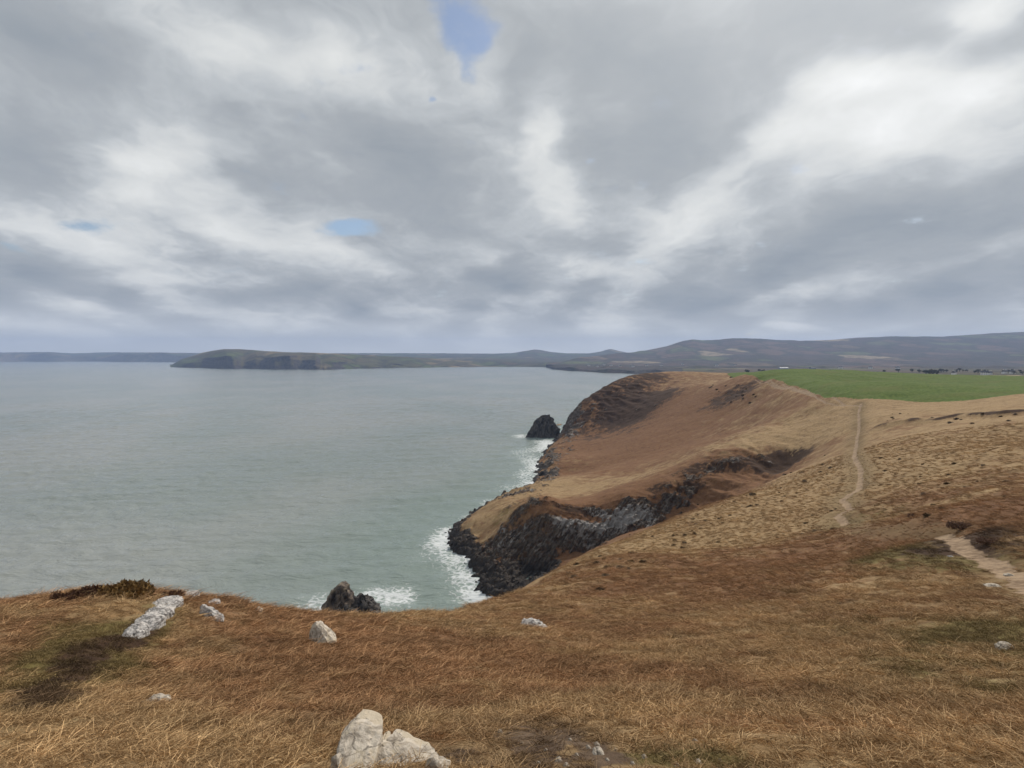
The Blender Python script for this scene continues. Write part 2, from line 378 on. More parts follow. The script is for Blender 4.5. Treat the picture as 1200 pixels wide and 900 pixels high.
rb = blobs(X, Y, [(712, 613, 48, 20, 2.6), (690, 622, 40, 16, 1.4), (668, 632, 26, 12, 1.0), (610, 660, 34, 30, 1.4), (575, 640, 22, 20, 1.0), (755, 592, 22, 12, 1.0), (790, 572, 22, 8, 1.0), (812, 561, 16, 6, .8), (835, 551, 16, 5, .65), (860, 542, 16, 5, .6), (885, 534, 14, 5, .7), (646, 545, 11, 18, 1.1), (684, 497, 16, 10, .5), (735, 472, 44, 12, .15), (668, 503, 12, 14, .7), (905, 540, 9, 6, .6)])
rock = np.maximum(rock, np.clip(rb * (1 + 1.6 * brk + 1.4 * brk2) - .25, 0, 1) * far)
rock = np.clip(rock - np.clip(blobs(X, Y, [(590, 610, 46, 9, .8), (660, 598, 60, 6, .9), (740, 577, 50, 6, .5), (860, 590, 70, 15, .9), (640, 620, 16, 8, .5), (600, 585, 60, 8, .7)]), 0, 1) * sstep(Z, 3, 8), 0, 1)
# strata: beds dipping steeply, each bed edge a step; plus joints across them
SN = Vector((.80, -.30, -.52)).normalized()
q = (X * SN.x + Y * SN.y + Z * SN.z) + 1.6 * fbm(X / 11, Y / 11, 2, 41)
saw = lambda v: v - np.floor(v)
stp = (saw(q / 2.6) ** 1.4 - .5) * 1.5 + (saw(q / .95 + .3) - .5) * .55
sq2 = X * .45 + Y * .8 + Z * .35 + 1.2 * fbm(X / 7, Y / 7, 2, 43)
stp = stp * .8 + (saw(sq2 / 4.3) - .5) * .9 + 1.5 * fbm((X + .5 * Z) / 6, (Y + Z) / 6, 4, 45, .55, True) + 2.4 * fbm((X + Z * .4) / 13, (Y + Z) / 13, 2, 46) + .5 * fbm(X / 1.6, (Y + Z) / 1.6, 2, 47)
rough = np.clip(blobs(X, Y, [(712, 480, 50, 26, 1.0), (760, 455, 50, 12, .8), (862, 463, 40, 11, .8), (860, 560, 70, 26, .9), (790, 590, 50, 16, .6)]), 0, 1) * far
hole = blobs(X, Y, [(917, 536, 22, 11, 1.0)]) * far
dsp = rock * stp * 1.05
Z0 = Z.copy()
dsp = dsp + rough * (2.0 * fbm((X + Z) / 17, (Y * .4 + Z * 1.3) / 17, 4, 48, .55, True) - .5 + .6 * brk2)
VX = X + NX * dsp; VY = Y + NY * dsp; VZ = Z + NZ * dsp * .9 - 4.2 * hole
fl = lambda a: a.ravel()
idx = np.arange(X.size).reshape(shp)
fq = np.stack([idx[:-1, :-1], idx[:-1, 1:], idx[1:, 1:], idx[1:, :-1]], -1).reshape(-1, 4)
keep = (fl(VZ)[fq] > -2.5).any(1)
fq = fq[keep]
used = np.unique(fq); remap = np.full(X.size, -1); remap[used] = np.arange(len(used)); fq = remap[fq]
vx, vy, vz = fl(VX)[used], fl(VY)[used], fl(VZ)[used]

def cover(x, y):
    """masks of ground cover at plan points; the dark one also holds painted shade"""
    m = {}
    pa = 1 - sstep(seg_dist(x, y, PATH_A) + .25 * fbm(x / 1.5, y / 1.5, 2, 51), .24, .70)
    pb = (1 - sstep(seg_dist(x, y, PATH_B), .3, 1.2)) * .7
    pc = 1 - sstep(seg_dist(x, y, PATH_C) + .45 * fbm(x / .9, y / .9, 3, 52), .26, .72)
    m['path'] = np.clip(pa + pb + pc + .35 * (1 - sstep(seg_dist(x, y, PATH_E), .5, 1.5)), 0, 1)
    m['trod'] = np.clip(np.exp(-(seg_dist(x, y, PATH_A) / 2.6) ** 2) + .9 * np.exp(-(seg_dist(x, y, PATH_D) / 1.6) ** 2) + .8 * np.exp(-(seg_dist(x, y, PATH_C) / 1.6) ** 2), 0, 1)
    fm = inside(x, y, FIELD).astype(float)
    m['field'] = fm
    b = fbm(x / 7, y / 7, 4, 53); b2 = fbm(x / 1.3, y / 1.3, 3, 54); b3 = fbm(x / 45, y / 45, 3, 55)
    r = np.hypot(x, y)
    ru = blobs(x, y, [(720, 520, 80, 50, 1.1), (800, 485, 70, 26, 1.1), (700, 600, 90, 12, .9), (860, 480, 40, 16, .5), (860, 565, 80, 26, .7), (690, 590, 100, 22, .8), (800, 600, 130, 26, .85), (880, 545, 60, 22, .6), (900, 665, 320, 32, .45), (480, 745, 260, 25, .5), (300, 770, 160, 25, .4),
                      (1150, 590, 90, 16, .7), (1100, 575, 90, 14, .4), (600, 790, 300, 40, .35), (700, 490, 50, 24, .6), (760, 450, 80, 12, .4), (450, 850, 100, 30, .5), (30, 710, 50, 14, .3), (850, 850, 60, 20, .4)])
    ta = blobs(x, y, [(870, 520, 120, 14, .7), (740, 562, 90, 8, .9), (640, 573, 60, 10, .5), (950, 500, 80, 20, .6), (1100, 530, 160, 28, .6), (1100, 478, 150, 10, .8), (860, 600, 120, 12, .6), (800, 640, 160, 9, .95), (930, 585, 90, 16, .6), (930, 560, 60, 10, .5), (1120, 695, 90, 14, .25), (120, 710, 80, 12, .5), (160, 770, 80, 14, .3), (900, 455, 60, 8, .5), (250, 800, 120, 20, .25)])
    m['rust'] = np.clip(.42 + .62 * ru - .72 * ta + .75 * b + .5 * b2 * np.exp(-r / 90) + .45 * b3, 0, 1)
    m['olive'] = np.clip(blobs(x, y, [(1090, 645, 70, 12, 1.0), (1180, 745, 80, 22, .8), (120, 740, 46, 10, 1.3), (90, 765, 40, 12, 1.0), (60, 790, 60, 16, .6), (1130, 800, 160, 45, .5), (960, 740, 70, 16, .35), (1010, 610, 60, 10, .5), (800, 890, 140, 12, .9), (260, 880, 80, 20, .3), (40, 870, 90, 30, .35), (590, 603, 20, 10, .5)]) * (1 + 1.1 * b2) + .35 * (b + .1) + .12 * (r < 40), 0, 1)
    m['dark'] = np.clip(blobs(x, y, [(862, 463, 42, 12, .6), (920, 536, 22, 10, 1.6), (790, 570, 40, 8, .8), (830, 553, 40, 6, .9), (870, 541, 30, 6, .8), (690, 600, 70, 8, .5), (1140, 640, 60, 10, .6), (1150, 625, 50, 6, .6), (720, 455, 50, 16, .75), (745, 478, 46, 12, .75), (700, 485, 40, 18, .7), (770, 455, 40, 10, .5), (50, 815, 26, 9, 1.0), (80, 785, 20, 18, .5), (140, 756, 22, 9, .9), (840, 545, 40, 8, .5)]) * (1 + 1.1 * b2 + 1.2 * b + 1.6 * b3) + 1.0 * np.exp(-((seg_dist(x, y, BANK) - .2) / 2.0) ** 2) * (.6 + 1.6 * b) + .25 * np.clip(b2 - .15, 0, 1), 0, 1)  # dark heather and soil; also painted shade of hollow, bank and cliff-top band
    dF = seg_dist(x, y, PATH_F) + .25 * fbm(x / .7, y / .7, 2, 57); kF = np.exp(-(dF / .42) ** 2); m['dark'] = np.clip(m['dark'] + .5 * kF * (1 + 2.2 * b2), 0, 1); m['olive'] = np.clip(m['olive'] + .5 * np.exp(-(dF / .9) ** 2) * (1 + 1.2 * b2), 0, 1)
    m['soil'] = np.clip(blobs(x, y, [(650, 878, 60, 24, 1.0), (700, 895, 60, 14, .9), (540, 890, 40, 16, .7), (620, 856, 60, 10, .6)]) * (1 + 1.4 * b2 + 1.6 * fbm(x / .25, y / .25, 3, 56)), 0, 1)
    return m
MK = cover(vx, vy)
gr = fl(rock)[used]

# ---- ground material
def ground_colour(t, pos, m1, m2, detail=1.0):
    """grass, bracken, heather, soil and worn path mixed by the cover masks"""
    a1 = t.attr('cover_a'); a2 = t.attr('cover_b')
    rk, pt, fd = t.sep(a1.outputs['Color']); ru = a1.outputs['Alpha']
    dk, sl, ol = t.sep(a2.outputs['Color']); tr = a2.outputs['Alpha']
    return rk, pt, fd, ru, dk, sl, ol, tr
mg, t, bs = mat("hillside", .95, .1)
pos = t.new('ShaderNodeNewGeometry').outputs['Position']
rk, pt, fd, ru, dk, sl, ol, tr = ground_colour(t, pos, None, None)
fine = t.noise(pos, 3.0, 8, .68); mid = t.noise(pos, .45, 6, .62); big = t.noise(pos, .07, 5, .55)
fib = t.noise(t.vm('ADD', t.scalev(pos, (1.0, 3.2, 1.0)), t.vm('SCALE', t.noise(pos, .8, 3, .5, col=True), scale=2.0)), 2.2, 7, .7)
streak = t.noise(t.scalev(pos, (.22, 1.0, .8)), .9, 6, .65)
STRAW, STRAW2, RUST, RUST2 = (.345, .252, .142), (.235, .150, .072), (.215, .112, .056), (.118, .062, .033)
straw = t.mix(t.ramp(fine, .3, .7), STRAW2, STRAW)
straw = t.mix(t.ramp(streak, .50, .72, 0, .7), straw, (.175, .105, .050))
rust = t.mix(t.ramp(fib, .34, .68), RUST2, RUST)
rust = t.mix(t.ramp(mid, .55, .75, 0, .5), rust, (.25, .15, .065))
f = t.ramp(t.math('ADD', ru, t.math('MULTIPLY', t.math('SUBTRACT', mid, .5), 1.6)), .10, .95)
colr = t.mix(f, straw, rust)
olive = t.mix(t.ramp(fine, .3, .7), (.075, .062, .020), (.155, .135, .045))
colr = t.mix(t.ramp(t.math('ADD', ol, t.math('MULTIPLY', t.math('SUBTRACT', fine, .5), .8)), .3, .8, 0, .8), colr, olive)
colr = t.mix(t.math('MULTIPLY', tr, .58), colr, t.mix(fine, (.085, .065, .030), (.17, .125, .065)))
dark = t.mix(fine, (.028, .018, .012), (.075, .042, .026))  # heather tone, also the colour of the painted shade
colr = t.mix(t.ramp(t.math('ADD', dk, t.math('MULTIPLY', t.math('SUBTRACT', fine, .5), 1.1)), .28, .62), colr, dark)
weave = t.noise(t.vm('ADD', pos, (3, 71, 9)), .33, 8, .76)
colr = t.mix(t.ramp(weave, .50, .66, 0, .55), colr, t.mix(1.0, colr, (.52, .46, .42), 'MULTIPLY'))
colr = t.mix(t.ramp(weave, .46, .34, 0, .4), colr, t.mix(1.0, colr, (1.35, 1.38, 1.40), 'MULTIPLY'))
trk = t.math('SINE', t.math('ADD', t.math('MULTIPLY', t.sep(pos)[2], 3.6), t.math('MULTIPLY', t.noise(pos, .05, 4, .6), 26.0)))
colr = t.mix(t.math('MULTIPLY', t.ramp(trk, .72, 1.0), t.ramp(big, .44, .60, 0, .42)), colr, t.mix(1.0, colr, (.55, .50, .46), 'MULTIPLY'))
# scattered dark tussocks and shadowless moss flecks far off
tus = t.voro(t.vm('ADD', pos, t.vm('SCALE', t.noise(pos, 1.1, 2, .5, col=True), scale=1.2)), .55, 'F1')
clump = t.noise(t.vm('ADD', pos, (31, 17, 5)), 1.4, 5, .72)
colr = t.mix(t.ramp(clump, .50, .70, 0, .38), colr, t.mix(fine, (.085, .048, .024), (.15, .088, .042)))
colr = t.mix(t.math('MULTIPLY', t.ramp(clump, .42, .30, 0, .5), t.math('SUBTRACT', 1.0, t.math('MULTIPLY', f, .85))), colr, (.40, .285, .155))
colr = t.mix(t.math('MULTIPLY', t.ramp(tus, .34, .16), t.ramp(mid, .50, .62, 0, .75)), colr, (.10, .066, .034))
soil = t.mix(t.ramp(fine, .3, .7), (.055, .034, .022), (.15, .108, .075))
colr = t.mix(t.ramp(t.math('ADD', sl, t.math('MULTIPLY', t.math('SUBTRACT', fine, .5), .7)), .35, .7), colr, soil)
pth = t.mix(t.ramp(t.math('ADD', t.math('MULTIPLY', fine, .6), t.math('MULTIPLY', mid, .4)), .36, .62), (.150, .102, .066), (.325, .238, .156))
colr = t.mix(t.ramp(t.math('ADD', pt, t.math('MULTIPLY', t.math('SUBTRACT', fine, .5), .5)), .35, .75), colr, pth)
green = t.mix(t.ramp(t.noise(pos, .9, 5, .6), .3, .7), (.046, .080, .012), (.098, .138, .028))
green = t.mix(t.ramp(big, .45, .75, 0, .6), green, (.105, .112, .034))
colr = t.mix(t.ramp(fd, .3, .7), colr, green)
# bedrock
bd = t.vm('DOT_PRODUCT', pos, tuple(SN))
bedv = t.comb(t.math('MULTIPLY', bd, 1.0), t.math('MULTIPLY', t.sep(pos)[0], .30), t.math('MULTIPLY', t.sep(pos)[2], .36))
bed = t.noise(bedv, 1.7, 7, .68); blot = t.noise(pos, .16, 6, .65); blot2 = t.noise(pos, .6, 5, .65)
rcol = t.mix(t.ramp(bed, .36, .66), (.044, .035, .028), (.165, .138, .114))
lich = t.math('MULTIPLY', t.ramp(t.math('ADD', t.math('ADD', t.math('MULTIPLY', blot, .6), t.math('MULTIPLY', t.attr('pale').outputs['Fac'], .16)), t.math('MULTIPLY', bed, .45)), .57, .64), t.ramp(t.sep(pos)[2], 4, 9))
rcol = t.mix(lich, rcol, t.mix(bed, (.165, .155, .148), (.35, .335, .32)))
rcol = t.mix(t.math('MULTIPLY', t.ramp(blot2, .50, .62, 0, .85), t.math('SUBTRACT', 1.0, t.math('MULTIPLY', lich, .7))), rcol, t.mix(fine, (.060, .034, .020), (.125, .070, .038)))
rcol = t.mix(t.ramp(t.sep(pos)[2], 6.5, 1.5, 0, .85), rcol, (.040, .036, .034))
rf = t.ramp(t.math('ADD', rk, t.math('MULTIPLY', t.math('SUBTRACT', blot2, .5), 1.3)), .40, .60)
colr = t.mix(rf, colr, rcol)
t.put(bs.inputs['Base Color'], colr)
t.put(bs.inputs['Roughness'], t.math('SUBTRACT', .96, t.math('MULTIPLY', rf, .25)))
hgt = t.math('ADD', t.math('MULTIPLY', fine, .05), t.math('ADD', t.math('MULTIPLY', fib, .07), t.math('MULTIPLY', mid, .09)))
hgt = t.math('ADD', hgt, t.math('MULTIPLY', rf, t.math('MULTIPLY', bed, .9)))
hgt = t.math('MULTIPLY', hgt, t.math('SUBTRACT', 1.0, t.math('MULTIPLY', t.math('MAXIMUM', fd, pt), .75)))
t.put(bs.inputs['Normal'], t.bump(hgt, .9, 1.0))
ground = mesh_obj('ground', np.stack([vx, vy, vz], 1), fq, mg); tag(ground, kind='structure')
set_float(ground, 'pale', np.clip(blobs(vx, vy, [(725, 612, 34, 15, 1.1), (690, 622, 26, 9, .9), (668, 626, 10, 8, .6), (745, 598, 20, 9, .8)]), 0, 1.2))
set_color(ground, 'cover_a', np.stack([gr, MK['path'], MK['field'], MK['rust']], 1))
set_color(ground, 'cover_b', np.stack([MK['dark'], MK['soil'], MK['olive'], MK['trod']], 1))

def gz(x, y): return relief(np.asarray(x, float), np.asarray(y, float))
def gp(px, py): return Vector(march(px, py, gz))

# ------------------------------------------------------------------ the sea
FOAM = [(452, 700, 26, 11, 1.3), (476, 699, 10, 10, .9), (432, 694, 14, 6, .8), (380, 712, 12, 14, 1.0), (362, 706, 16, 10, .5), (350, 715, 14, 8, .6),
        (556, 696, 22, 10, 1.35), (568, 703, 14, 6, 1.1), (545, 676, 18, 12, 1.2), (530, 655, 16, 11, 1.1), (518, 634, 14, 10, 1.2), (524, 622, 10, 5, .9), (508, 640, 14, 10, .5), (545, 610, 6, 5, .7),
        (615, 556, 12, 6, .9), (622, 540, 14, 6, .9), (610, 530, 14, 5, .6), (632, 526, 12, 4, 1.0), (636, 517, 14, 4, .9), (610, 511, 10, 2.5, 1.1), (628, 548, 10, 5, 1.1), (600, 572, 18, 5, .6), (620, 566, 10, 4, .9), (575, 588, 10, 4, .6), (640, 521, 8, 4, 1.0), (490, 655, 20, 14, .25), (400, 735, 40, 10, .8)]
SR = rows(55, (3400, .0095, True), (12000, .06, True)); ST = np.linspace(R(-62), R(62), 620)
sr, st = np.meshgrid(SR, ST, indexing='ij'); sx = sr * np.sin(st); sy = sr * np.cos(st)
swx = sx * .35 + sy * .94                                          # swell runs towards the shore from far left
at_ = 1 - sstep(sr, 700, 1800)
cds = seg_dist(sx, sy, COAST)
swl = .32 * np.sin((sy * .97 - sx * .22) / 3.4 + 1.3 * fbm(sx / 40, sy / 40, 2, 71)) * (.5 + fbm(sx / 60, sy / 60, 2, 72)) + .45 * fbm((sx * .95 + sy * .2) / 26, (sy - .22 * sx) / 8, 3, 73)
sz = (1.3 * swl + .7 * fbm(sx / 9, sy / 4, 3, 74)) * at_ - .05
fo = np.zeros(sx.shape); lps = np.stack([st, np.log(sr)], -1)
for (px, py, rx, ry, a) in FOAM:
    p = sea_at(px, py); r1 = np.log(np.hypot(*sea_at(px, py + ry)[:2])); r2 = np.log(np.hypot(*sea_at(px, py - ry)[:2]))
    fo += a * np.exp(-(((st - math.atan2(p.x, p.y)) / (rx / F)) ** 2 + ((np.log(sr) - math.log(math.hypot(p.x, p.y))) / ((r2 - r1) / 2)) ** 2))
fo = .8 * fo + .9 * np.exp(-(cds / 2.0) ** 2) * (1 + 1.2 * fbm(sx / 9, sy / 9, 2, 75)) + .12 * np.exp(-(cds / 8) ** 2)
fo = np.clip(fo, 0, 1.6) * (sy > 60)
sidx = np.arange(sx.size).reshape(sx.shape)
sf = np.stack([sidx[:-1, :-1], sidx[:-1, 1:], sidx[1:, 1:], sidx[1:, :-1]], -1).reshape(-1, 4)
mw, t, bs = mat("sea_water", .12, .5)
pos = t.new('ShaderNodeNewGeometry').outputs['Position']
bs.inputs['IOR'].default_value = 1.333
dpt = t.noise(t.scalev(pos, (1, .6, 1)), .006, 4, .5)
wcol = t.mix(t.ramp(dpt, .38, .62), (.185, .220, .203), (.240, .258, .240))
shal = t.attr('shore').outputs['Fac']
wcol = t.mix(shal, wcol, (.180, .232, .208))
fm = t.attr('foam').outputs['Fac']
wcol = t.mix(t.math('MULTIPLY', fm, .45), wcol, (.36, .43, .40))
fn = t.noise(t.vm('ADD', pos, t.vm('SCALE', t.noise(pos, .25, 3, .5, col=True), scale=5.0)), .55, 9, .72)
fc = t.voro(t.vm('ADD', pos, t.vm('SCALE', t.noise(pos, .5, 4, .6, col=True), scale=3.0)), .38, 'DISTANCE_TO_EDGE')
lace = t.math('ADD', t.math('MULTIPLY', fn, 1.5), t.math('MULTIPLY', t.ramp(fc, .30, .0), .30))
ff = t.ramp(t.math('ADD', t.math('MULTIPLY', fm, .48), t.math('SUBTRACT', lace, 1.17)), -.06, .30, 0, .85)
cap = t.math('MULTIPLY', t.ramp(t.noise(t.scalev(pos, (.55, 1.2, 1)), .16, 6, .7), .715, .74), .55)
ff2 = t.math('MAXIMUM', t.math('MULTIPLY', ff, t.ramp(fm, .0, .22)), cap)
t.put(bs.inputs['Base Color'], t.mix(ff2, wcol, (.60, .63, .65)))
t.put(bs.inputs['Roughness'], t.math('ADD', .17, t.math('MULTIPLY', ff2, .6)))
wv = t.scalev(t.vm('ADD', pos, t.vm('SCALE', t.noise(pos, .03, 2, .5, col=True), scale=8.0)), (.42, 1.0, 1))
h1 = t.noise(wv, .16, 5, .62, .4); h2 = t.noise(t.scalev(pos, (.7, 1, 1)), .9, 4, .6); h3 = t.noise(t.scalev(pos, (.5, 1, 1)), .03, 3, .55)
hh = t.math('ADD', t.math('ADD', t.math('MULTIPLY', h1, 2.2), t.math('MULTIPLY', h2, .22)), t.math('MULTIPLY', h3, 3.0))
hh = t.math('ADD', hh, t.math('MULTIPLY', ff2, .12))
t.put(bs.inputs['Normal'], t.bump(hh, .85, 1.0))
sea = mesh_obj('sea', np.stack([fl(sx), fl(sy), fl(sz)], 1), sf, mw); tag(sea, kind='structure')
set_float(sea, 'foam', fl(fo))
set_float(sea, 'shore', fl(np.exp(-(cds / 55) ** 2) * .9))

# ------------------------------------------------------------------ distant land: strips of coast and hills, each a solid of real depth
def far_land(name, pxs, prof, material, rows_n=70, seed=0, rough=1.0, back=1500, lift=None):
    """prof(px) -> list of (Y, z) from the water's edge up and over the top; built as a height sheet"""
    vs = []; nn = rows_n
    for px in pxs:
        pr = prof(px); Ys = [p[0] for p in pr]; zs = [p[1] for p in pr]
        s = np.linspace(0, len(pr) - 1, nn)
        # smooth interpolation along the profile
        Yc = np.interp(s, range(len(pr)), Ys); Zc = np.interp(s, range(len(pr)), zs)
        d = pdir(px, 418); vs.append(np.stack([d.x / d.y * Yc, Yc, Zc], 1))
    V = np.array(vs)
    V[:, :, 2] += rough * fbm(V[..., 0] / 260, V[..., 1] / 260, 5, seed) * sstep(np.arange(nn)[None, :] / nn, .02, .2) * np.ones((len(pxs), 1))
    V[:, :, 1] += rough * 1.2 * fbm(V[..., 0] / 120, V[..., 2] / 30, 4, seed + 5)
    i = np.arange(len(pxs) * nn).reshape(len(pxs), nn)
    f = np.stack([i[:-1, :-1], i[1:, :-1], i[1:, 1:], i[:-1, 1:]], -1).reshape(-1, 4)
    o = mesh_obj(name, V.reshape(-1, 3), f, material); tag(o, kind='structure'); return o, V
def zof(py, Y): return H + pdir(600, py).z / pdir(600, py).y * Y
def lerp(x, tab): return float(np.interp(x, [q[0] for q in tab], [q[1] for q in tab]))

def far_mat(name, base, base2, patches, cliff, cell=.004, hedge=.9, cliff_z=(20, 70)):
    m, t, b = mat(name, .95, .1)
    pos = t.new('ShaderNodeNewGeometry').outputs['Position']
    wp = t.vm('ADD', t.scalev(pos, (1, .55, 0)), t.vm('SCALE', t.noise(pos, .004, 3, .5, col=True), scale=90.0))
    cellc = t.voro(wp, cell, 'F1', 'Color'); edge = t.voro(wp, cell, 'DISTANCE_TO_EDGE')
    r1, r2, r3 = t.sep(cellc)
    big = t.noise(pos, .0016, 5, .6); md = t.noise(pos, .012, 6, .65); fi = t.noise(pos, .06, 4, .6)
    col = t.mix(t.ramp(big, .38, .62), base, base2)
    for k, (pc, lo, hi, src) in enumerate(patches):
        col = t.mix(t.math('MULTIPLY', t.ramp(r1 if src == 0 else r2, lo, lo + .02), t.ramp(r1 if src == 0 else r2, hi + .02, hi, 0, .8)), col, pc)
    col = t.mix(t.math('MULTIPLY', t.ramp(edge, .11, .03), hedge), col, (.022, .026, .016))
    col = t.mix(t.ramp(md, .50, .60, 0, .85), col, (.022, .022, .017))
    col = t.mix(t.ramp(fi, .45, .75, 0, .35), col, (.16, .14, .09))
    if cliff:
        nz = t.sep(t.new('ShaderNodeNewGeometry').outputs['True Normal'])[2]
        cz = t.ramp(t.math('ADD', t.math('ABSOLUTE', nz), t.math('MULTIPLY', t.math('SUBTRACT', md, .5), .5)), .86, .70)
        col = t.mix(cz, col, t.mix(t.ramp(fi, .35, .65), (.018, .019, .022), cliff))
    t.put(b.inputs['Base Color'], col); t.put(b.inputs['Normal'], t.bump(md, .8, 14.0))
    return m
GRN, GRN2, TAN, BRN = (.075, .105, .030), (.10, .115, .045), (.22, .17, .095), (.085, .058, .042)
m_mid = far_mat("headland_grass", (.070, .075, .028), (.095, .075, .040), [(TAN, .80, .95, 0), (GRN, .1, .4, 0)], (.075, .062, .055), .006, .55)
m_low = far_mat("coastal_fields", (.062, .072, .034), (.072, .060, .040), [(GRN, .1, .35, 0), (TAN, .82, .96, 0), (BRN, .4, .5, 1)], (.12, .10, .08), .0045, .9)
m_moor = far_mat("moorland", (.070, .046, .042), (.034, .030, .026), [((.10, .125, .045), .10, .24, 0), ((.30, .24, .16), .80, .92, 0), ((.12, .078, .06), .4, .62, 1)], None, .0042, .9)
m_far = far_mat("far_fields", (.075, .075, .045), (.10, .085, .06), [(GRN, .1, .3, 0), (TAN, .6, .9, 0)], (.24, .20, .155), .0035, .8)

# far coast on the left
topA = [(-400, 414), (0, 413), (60, 412.5), (85, 414), (120, 412.8), (170, 413), (230, 413.5), (420, 415), (520, 417)]
def profA(px):
    Yw = 9000 + 500 * math.sin(px / 47) + 200 * math.sin(px / 13); zc = 95 + 25 * math.sin(px / 23) + 12 * math.sin(px / 7)
    Yt = Yw + 2200; zt = zof(lerp(px, topA), Yt)
    return [(Yw, -3), (Yw + 60, zc * .45), (Yw + 170, zc), (Yw + 1000, (zc + zt) / 2 + 4), (Yt, zt), (Yt + 900, zt - 30), (Yt + 1800, -5)]
far_land('far_coast', np.linspace(-520, 520, 320), profA, m_far, 60, 81, 6)
# middle headland with dark cliffs
topB = [(196, 432), (202, 428), (206, 424.3), (213, 420.5), (226, 417), (238, 413), (250, 410.8), (262, 409), (282, 409), (300, 410.5), (330, 412.3), (370, 413.2), (420, 415.5), (480, 418.5), (540, 422), (600, 427.5), (612, 430)]
cliffB = [(196, 431), (215, 424), (235, 420.5), (250, 419), (265, 416.5), (272, 418), (285, 421), (300, 416.5), (312, 419.5), (322, 418), (345, 416.5), (370, 417.5), (376, 424), (400, 424.5), (430, 425.5), (470, 427), (520, 428), (560, 428.3), (612, 430)]
wB = [(196, 430.2), (205, 430.4), (260, 432), (340, 433), (380, 433.2), (440, 431.6), (500, 430.7), (560, 430), (612, 430)]
def profB(px):
    Yw = sea_at(600, lerp(px, wB)).y + 40 * math.sin(px / 9) + 20 * math.sin(px / 3.7)
    Yc = Yw + 130 + 60 * math.sin(px / 11); zc = zof(lerp(px, cliffB) + .4 * math.sin(px / 5), Yc)
    Yt = Yw + 750; zt = max(zof(lerp(px, topB), Yt), zc + .5)
    return [(Yw, -3), (Yw + 25, zc * .3), (Yw + 70, zc * .7), (Yc, zc), (Yc + 280, zc + (zt - zc) * .6), (Yt, zt), (Yt + 350, zt * .8), (Yt + 700, zt * .3), (Yt + 900, -5)]
far_land('distant_headland', np.linspace(194, 612, 420), profB, m_mid, 80, 83, 3.5)
# coastal country behind the bay
topC = [(340, 414.6), (400, 413.6), (480, 413.8), (540, 414), (580, 414.3), (600, 413.6), (613, 411.4), (626, 409.4), (632, 409.8), (645, 412), (665, 414), (690, 414), (704, 411.6), (713, 408.9), (718, 409.2), (728, 411.8), (740, 414), (900, 416)]
def profC(px):
    Yw = 4700 + 300 * math.sin(px / 60); Yt = 9000; zt = zof(lerp(px, topC), Yt)
    zm = zof(424 - 2.5 * math.sin(px / 40), 5600)
    return [(Yw, -3), (Yw + 60, 9 + 5 * math.sin(px / 7)), (Yw + 250, 24 + 6 * math.sin(px / 10)), (5600, max(zm, 26)), (7200, zof(419, 7200)), (Yt, zt), (Yt + 800, zt - 40), (Yt + 2000, -5)]
far_land('coastal_plain', np.linspace(330, 900, 420), profC, m_low, 80, 85, 5)
# right-hand shore and moor
topD = [(640, 427), (655, 424.5), (672, 420.5), (690, 418), (705, 416.4), (720, 414.8), (740, 412.7), (760, 410), (780, 405.8), (793, 401.5), (802, 398.8), (812, 397.7), (824, 398.9), (834, 398.7), (850, 397.2), (870, 396.2), (890, 396.8), (910, 398.2), (935, 399), (962, 398.8), (985, 397.2), (1010, 395.6), (1040, 394.2), (1080, 394.3), (1105, 394.6), (1130, 392.6), (1160, 390.6), (1200, 388.6), (1260, 385), (1400, 380), (1700, 384)]
wD = [(640, 430.3), (648, 433.2), (664, 434.2), (690, 436), (720, 437.4), (745, 438), (800, 439), (1700, 442)]
def profD(px):
    Yw = sea_at(600, lerp(px, wD)).y + 30 * math.sin(px / 6); k = min(1, max(0, (px - 640) / 130)); k2 = min(1, max(0, (px - 760) / 60))
    Yt = 4200 + 2000 * k; zt = zof(lerp(px, topD), Yt)
    zl = 14 + 4 * math.sin(px / 8)
    z3 = zof(lerp(px, topD) * (1 - .52) + .52 * (432 - 2 * k2), Yw + (Yt - Yw) * .62)
    return [(Yw, -3), (Yw + 40, zl), (Yw + 250, zl + 10 + 6 * k2), (Yw + (Yt - Yw) * .3, max(zof(430.5 - k2 * 1.5, Yw + (Yt - Yw) * .3), 22)), (Yw + (Yt - Yw) * .62, z3), (Yt, zt), (Yt + 600, zt - 25), (Yt + 2500, 20)]
far_land('hills', np.linspace(640, 1700, 640), profD, m_moor, 110, 87, 9)
# low country between the field and the moor
def profE(px):
    Ys = 760; 
    return [(Ys, 24), (900, zof(441, 900) - 2), (1150, zof(439, 1150)), (1500, zof(436.2, 1500)), (2100, zof(433.5, 2100)), (3000, zof(431, 3000))]
m_plain = far_mat("lowland_fields", (.072, .070, .036), (.085, .062, .048), [((.11, .14, .045), .1, .26, 0), ((.30, .24, .15), .78, .92, 0), (BRN, .3, .6, 1)], None, .008, .9)
far_land('lowland', np.linspace(800, 1700, 300), profE, m_plain, 60, 89, 2.0)

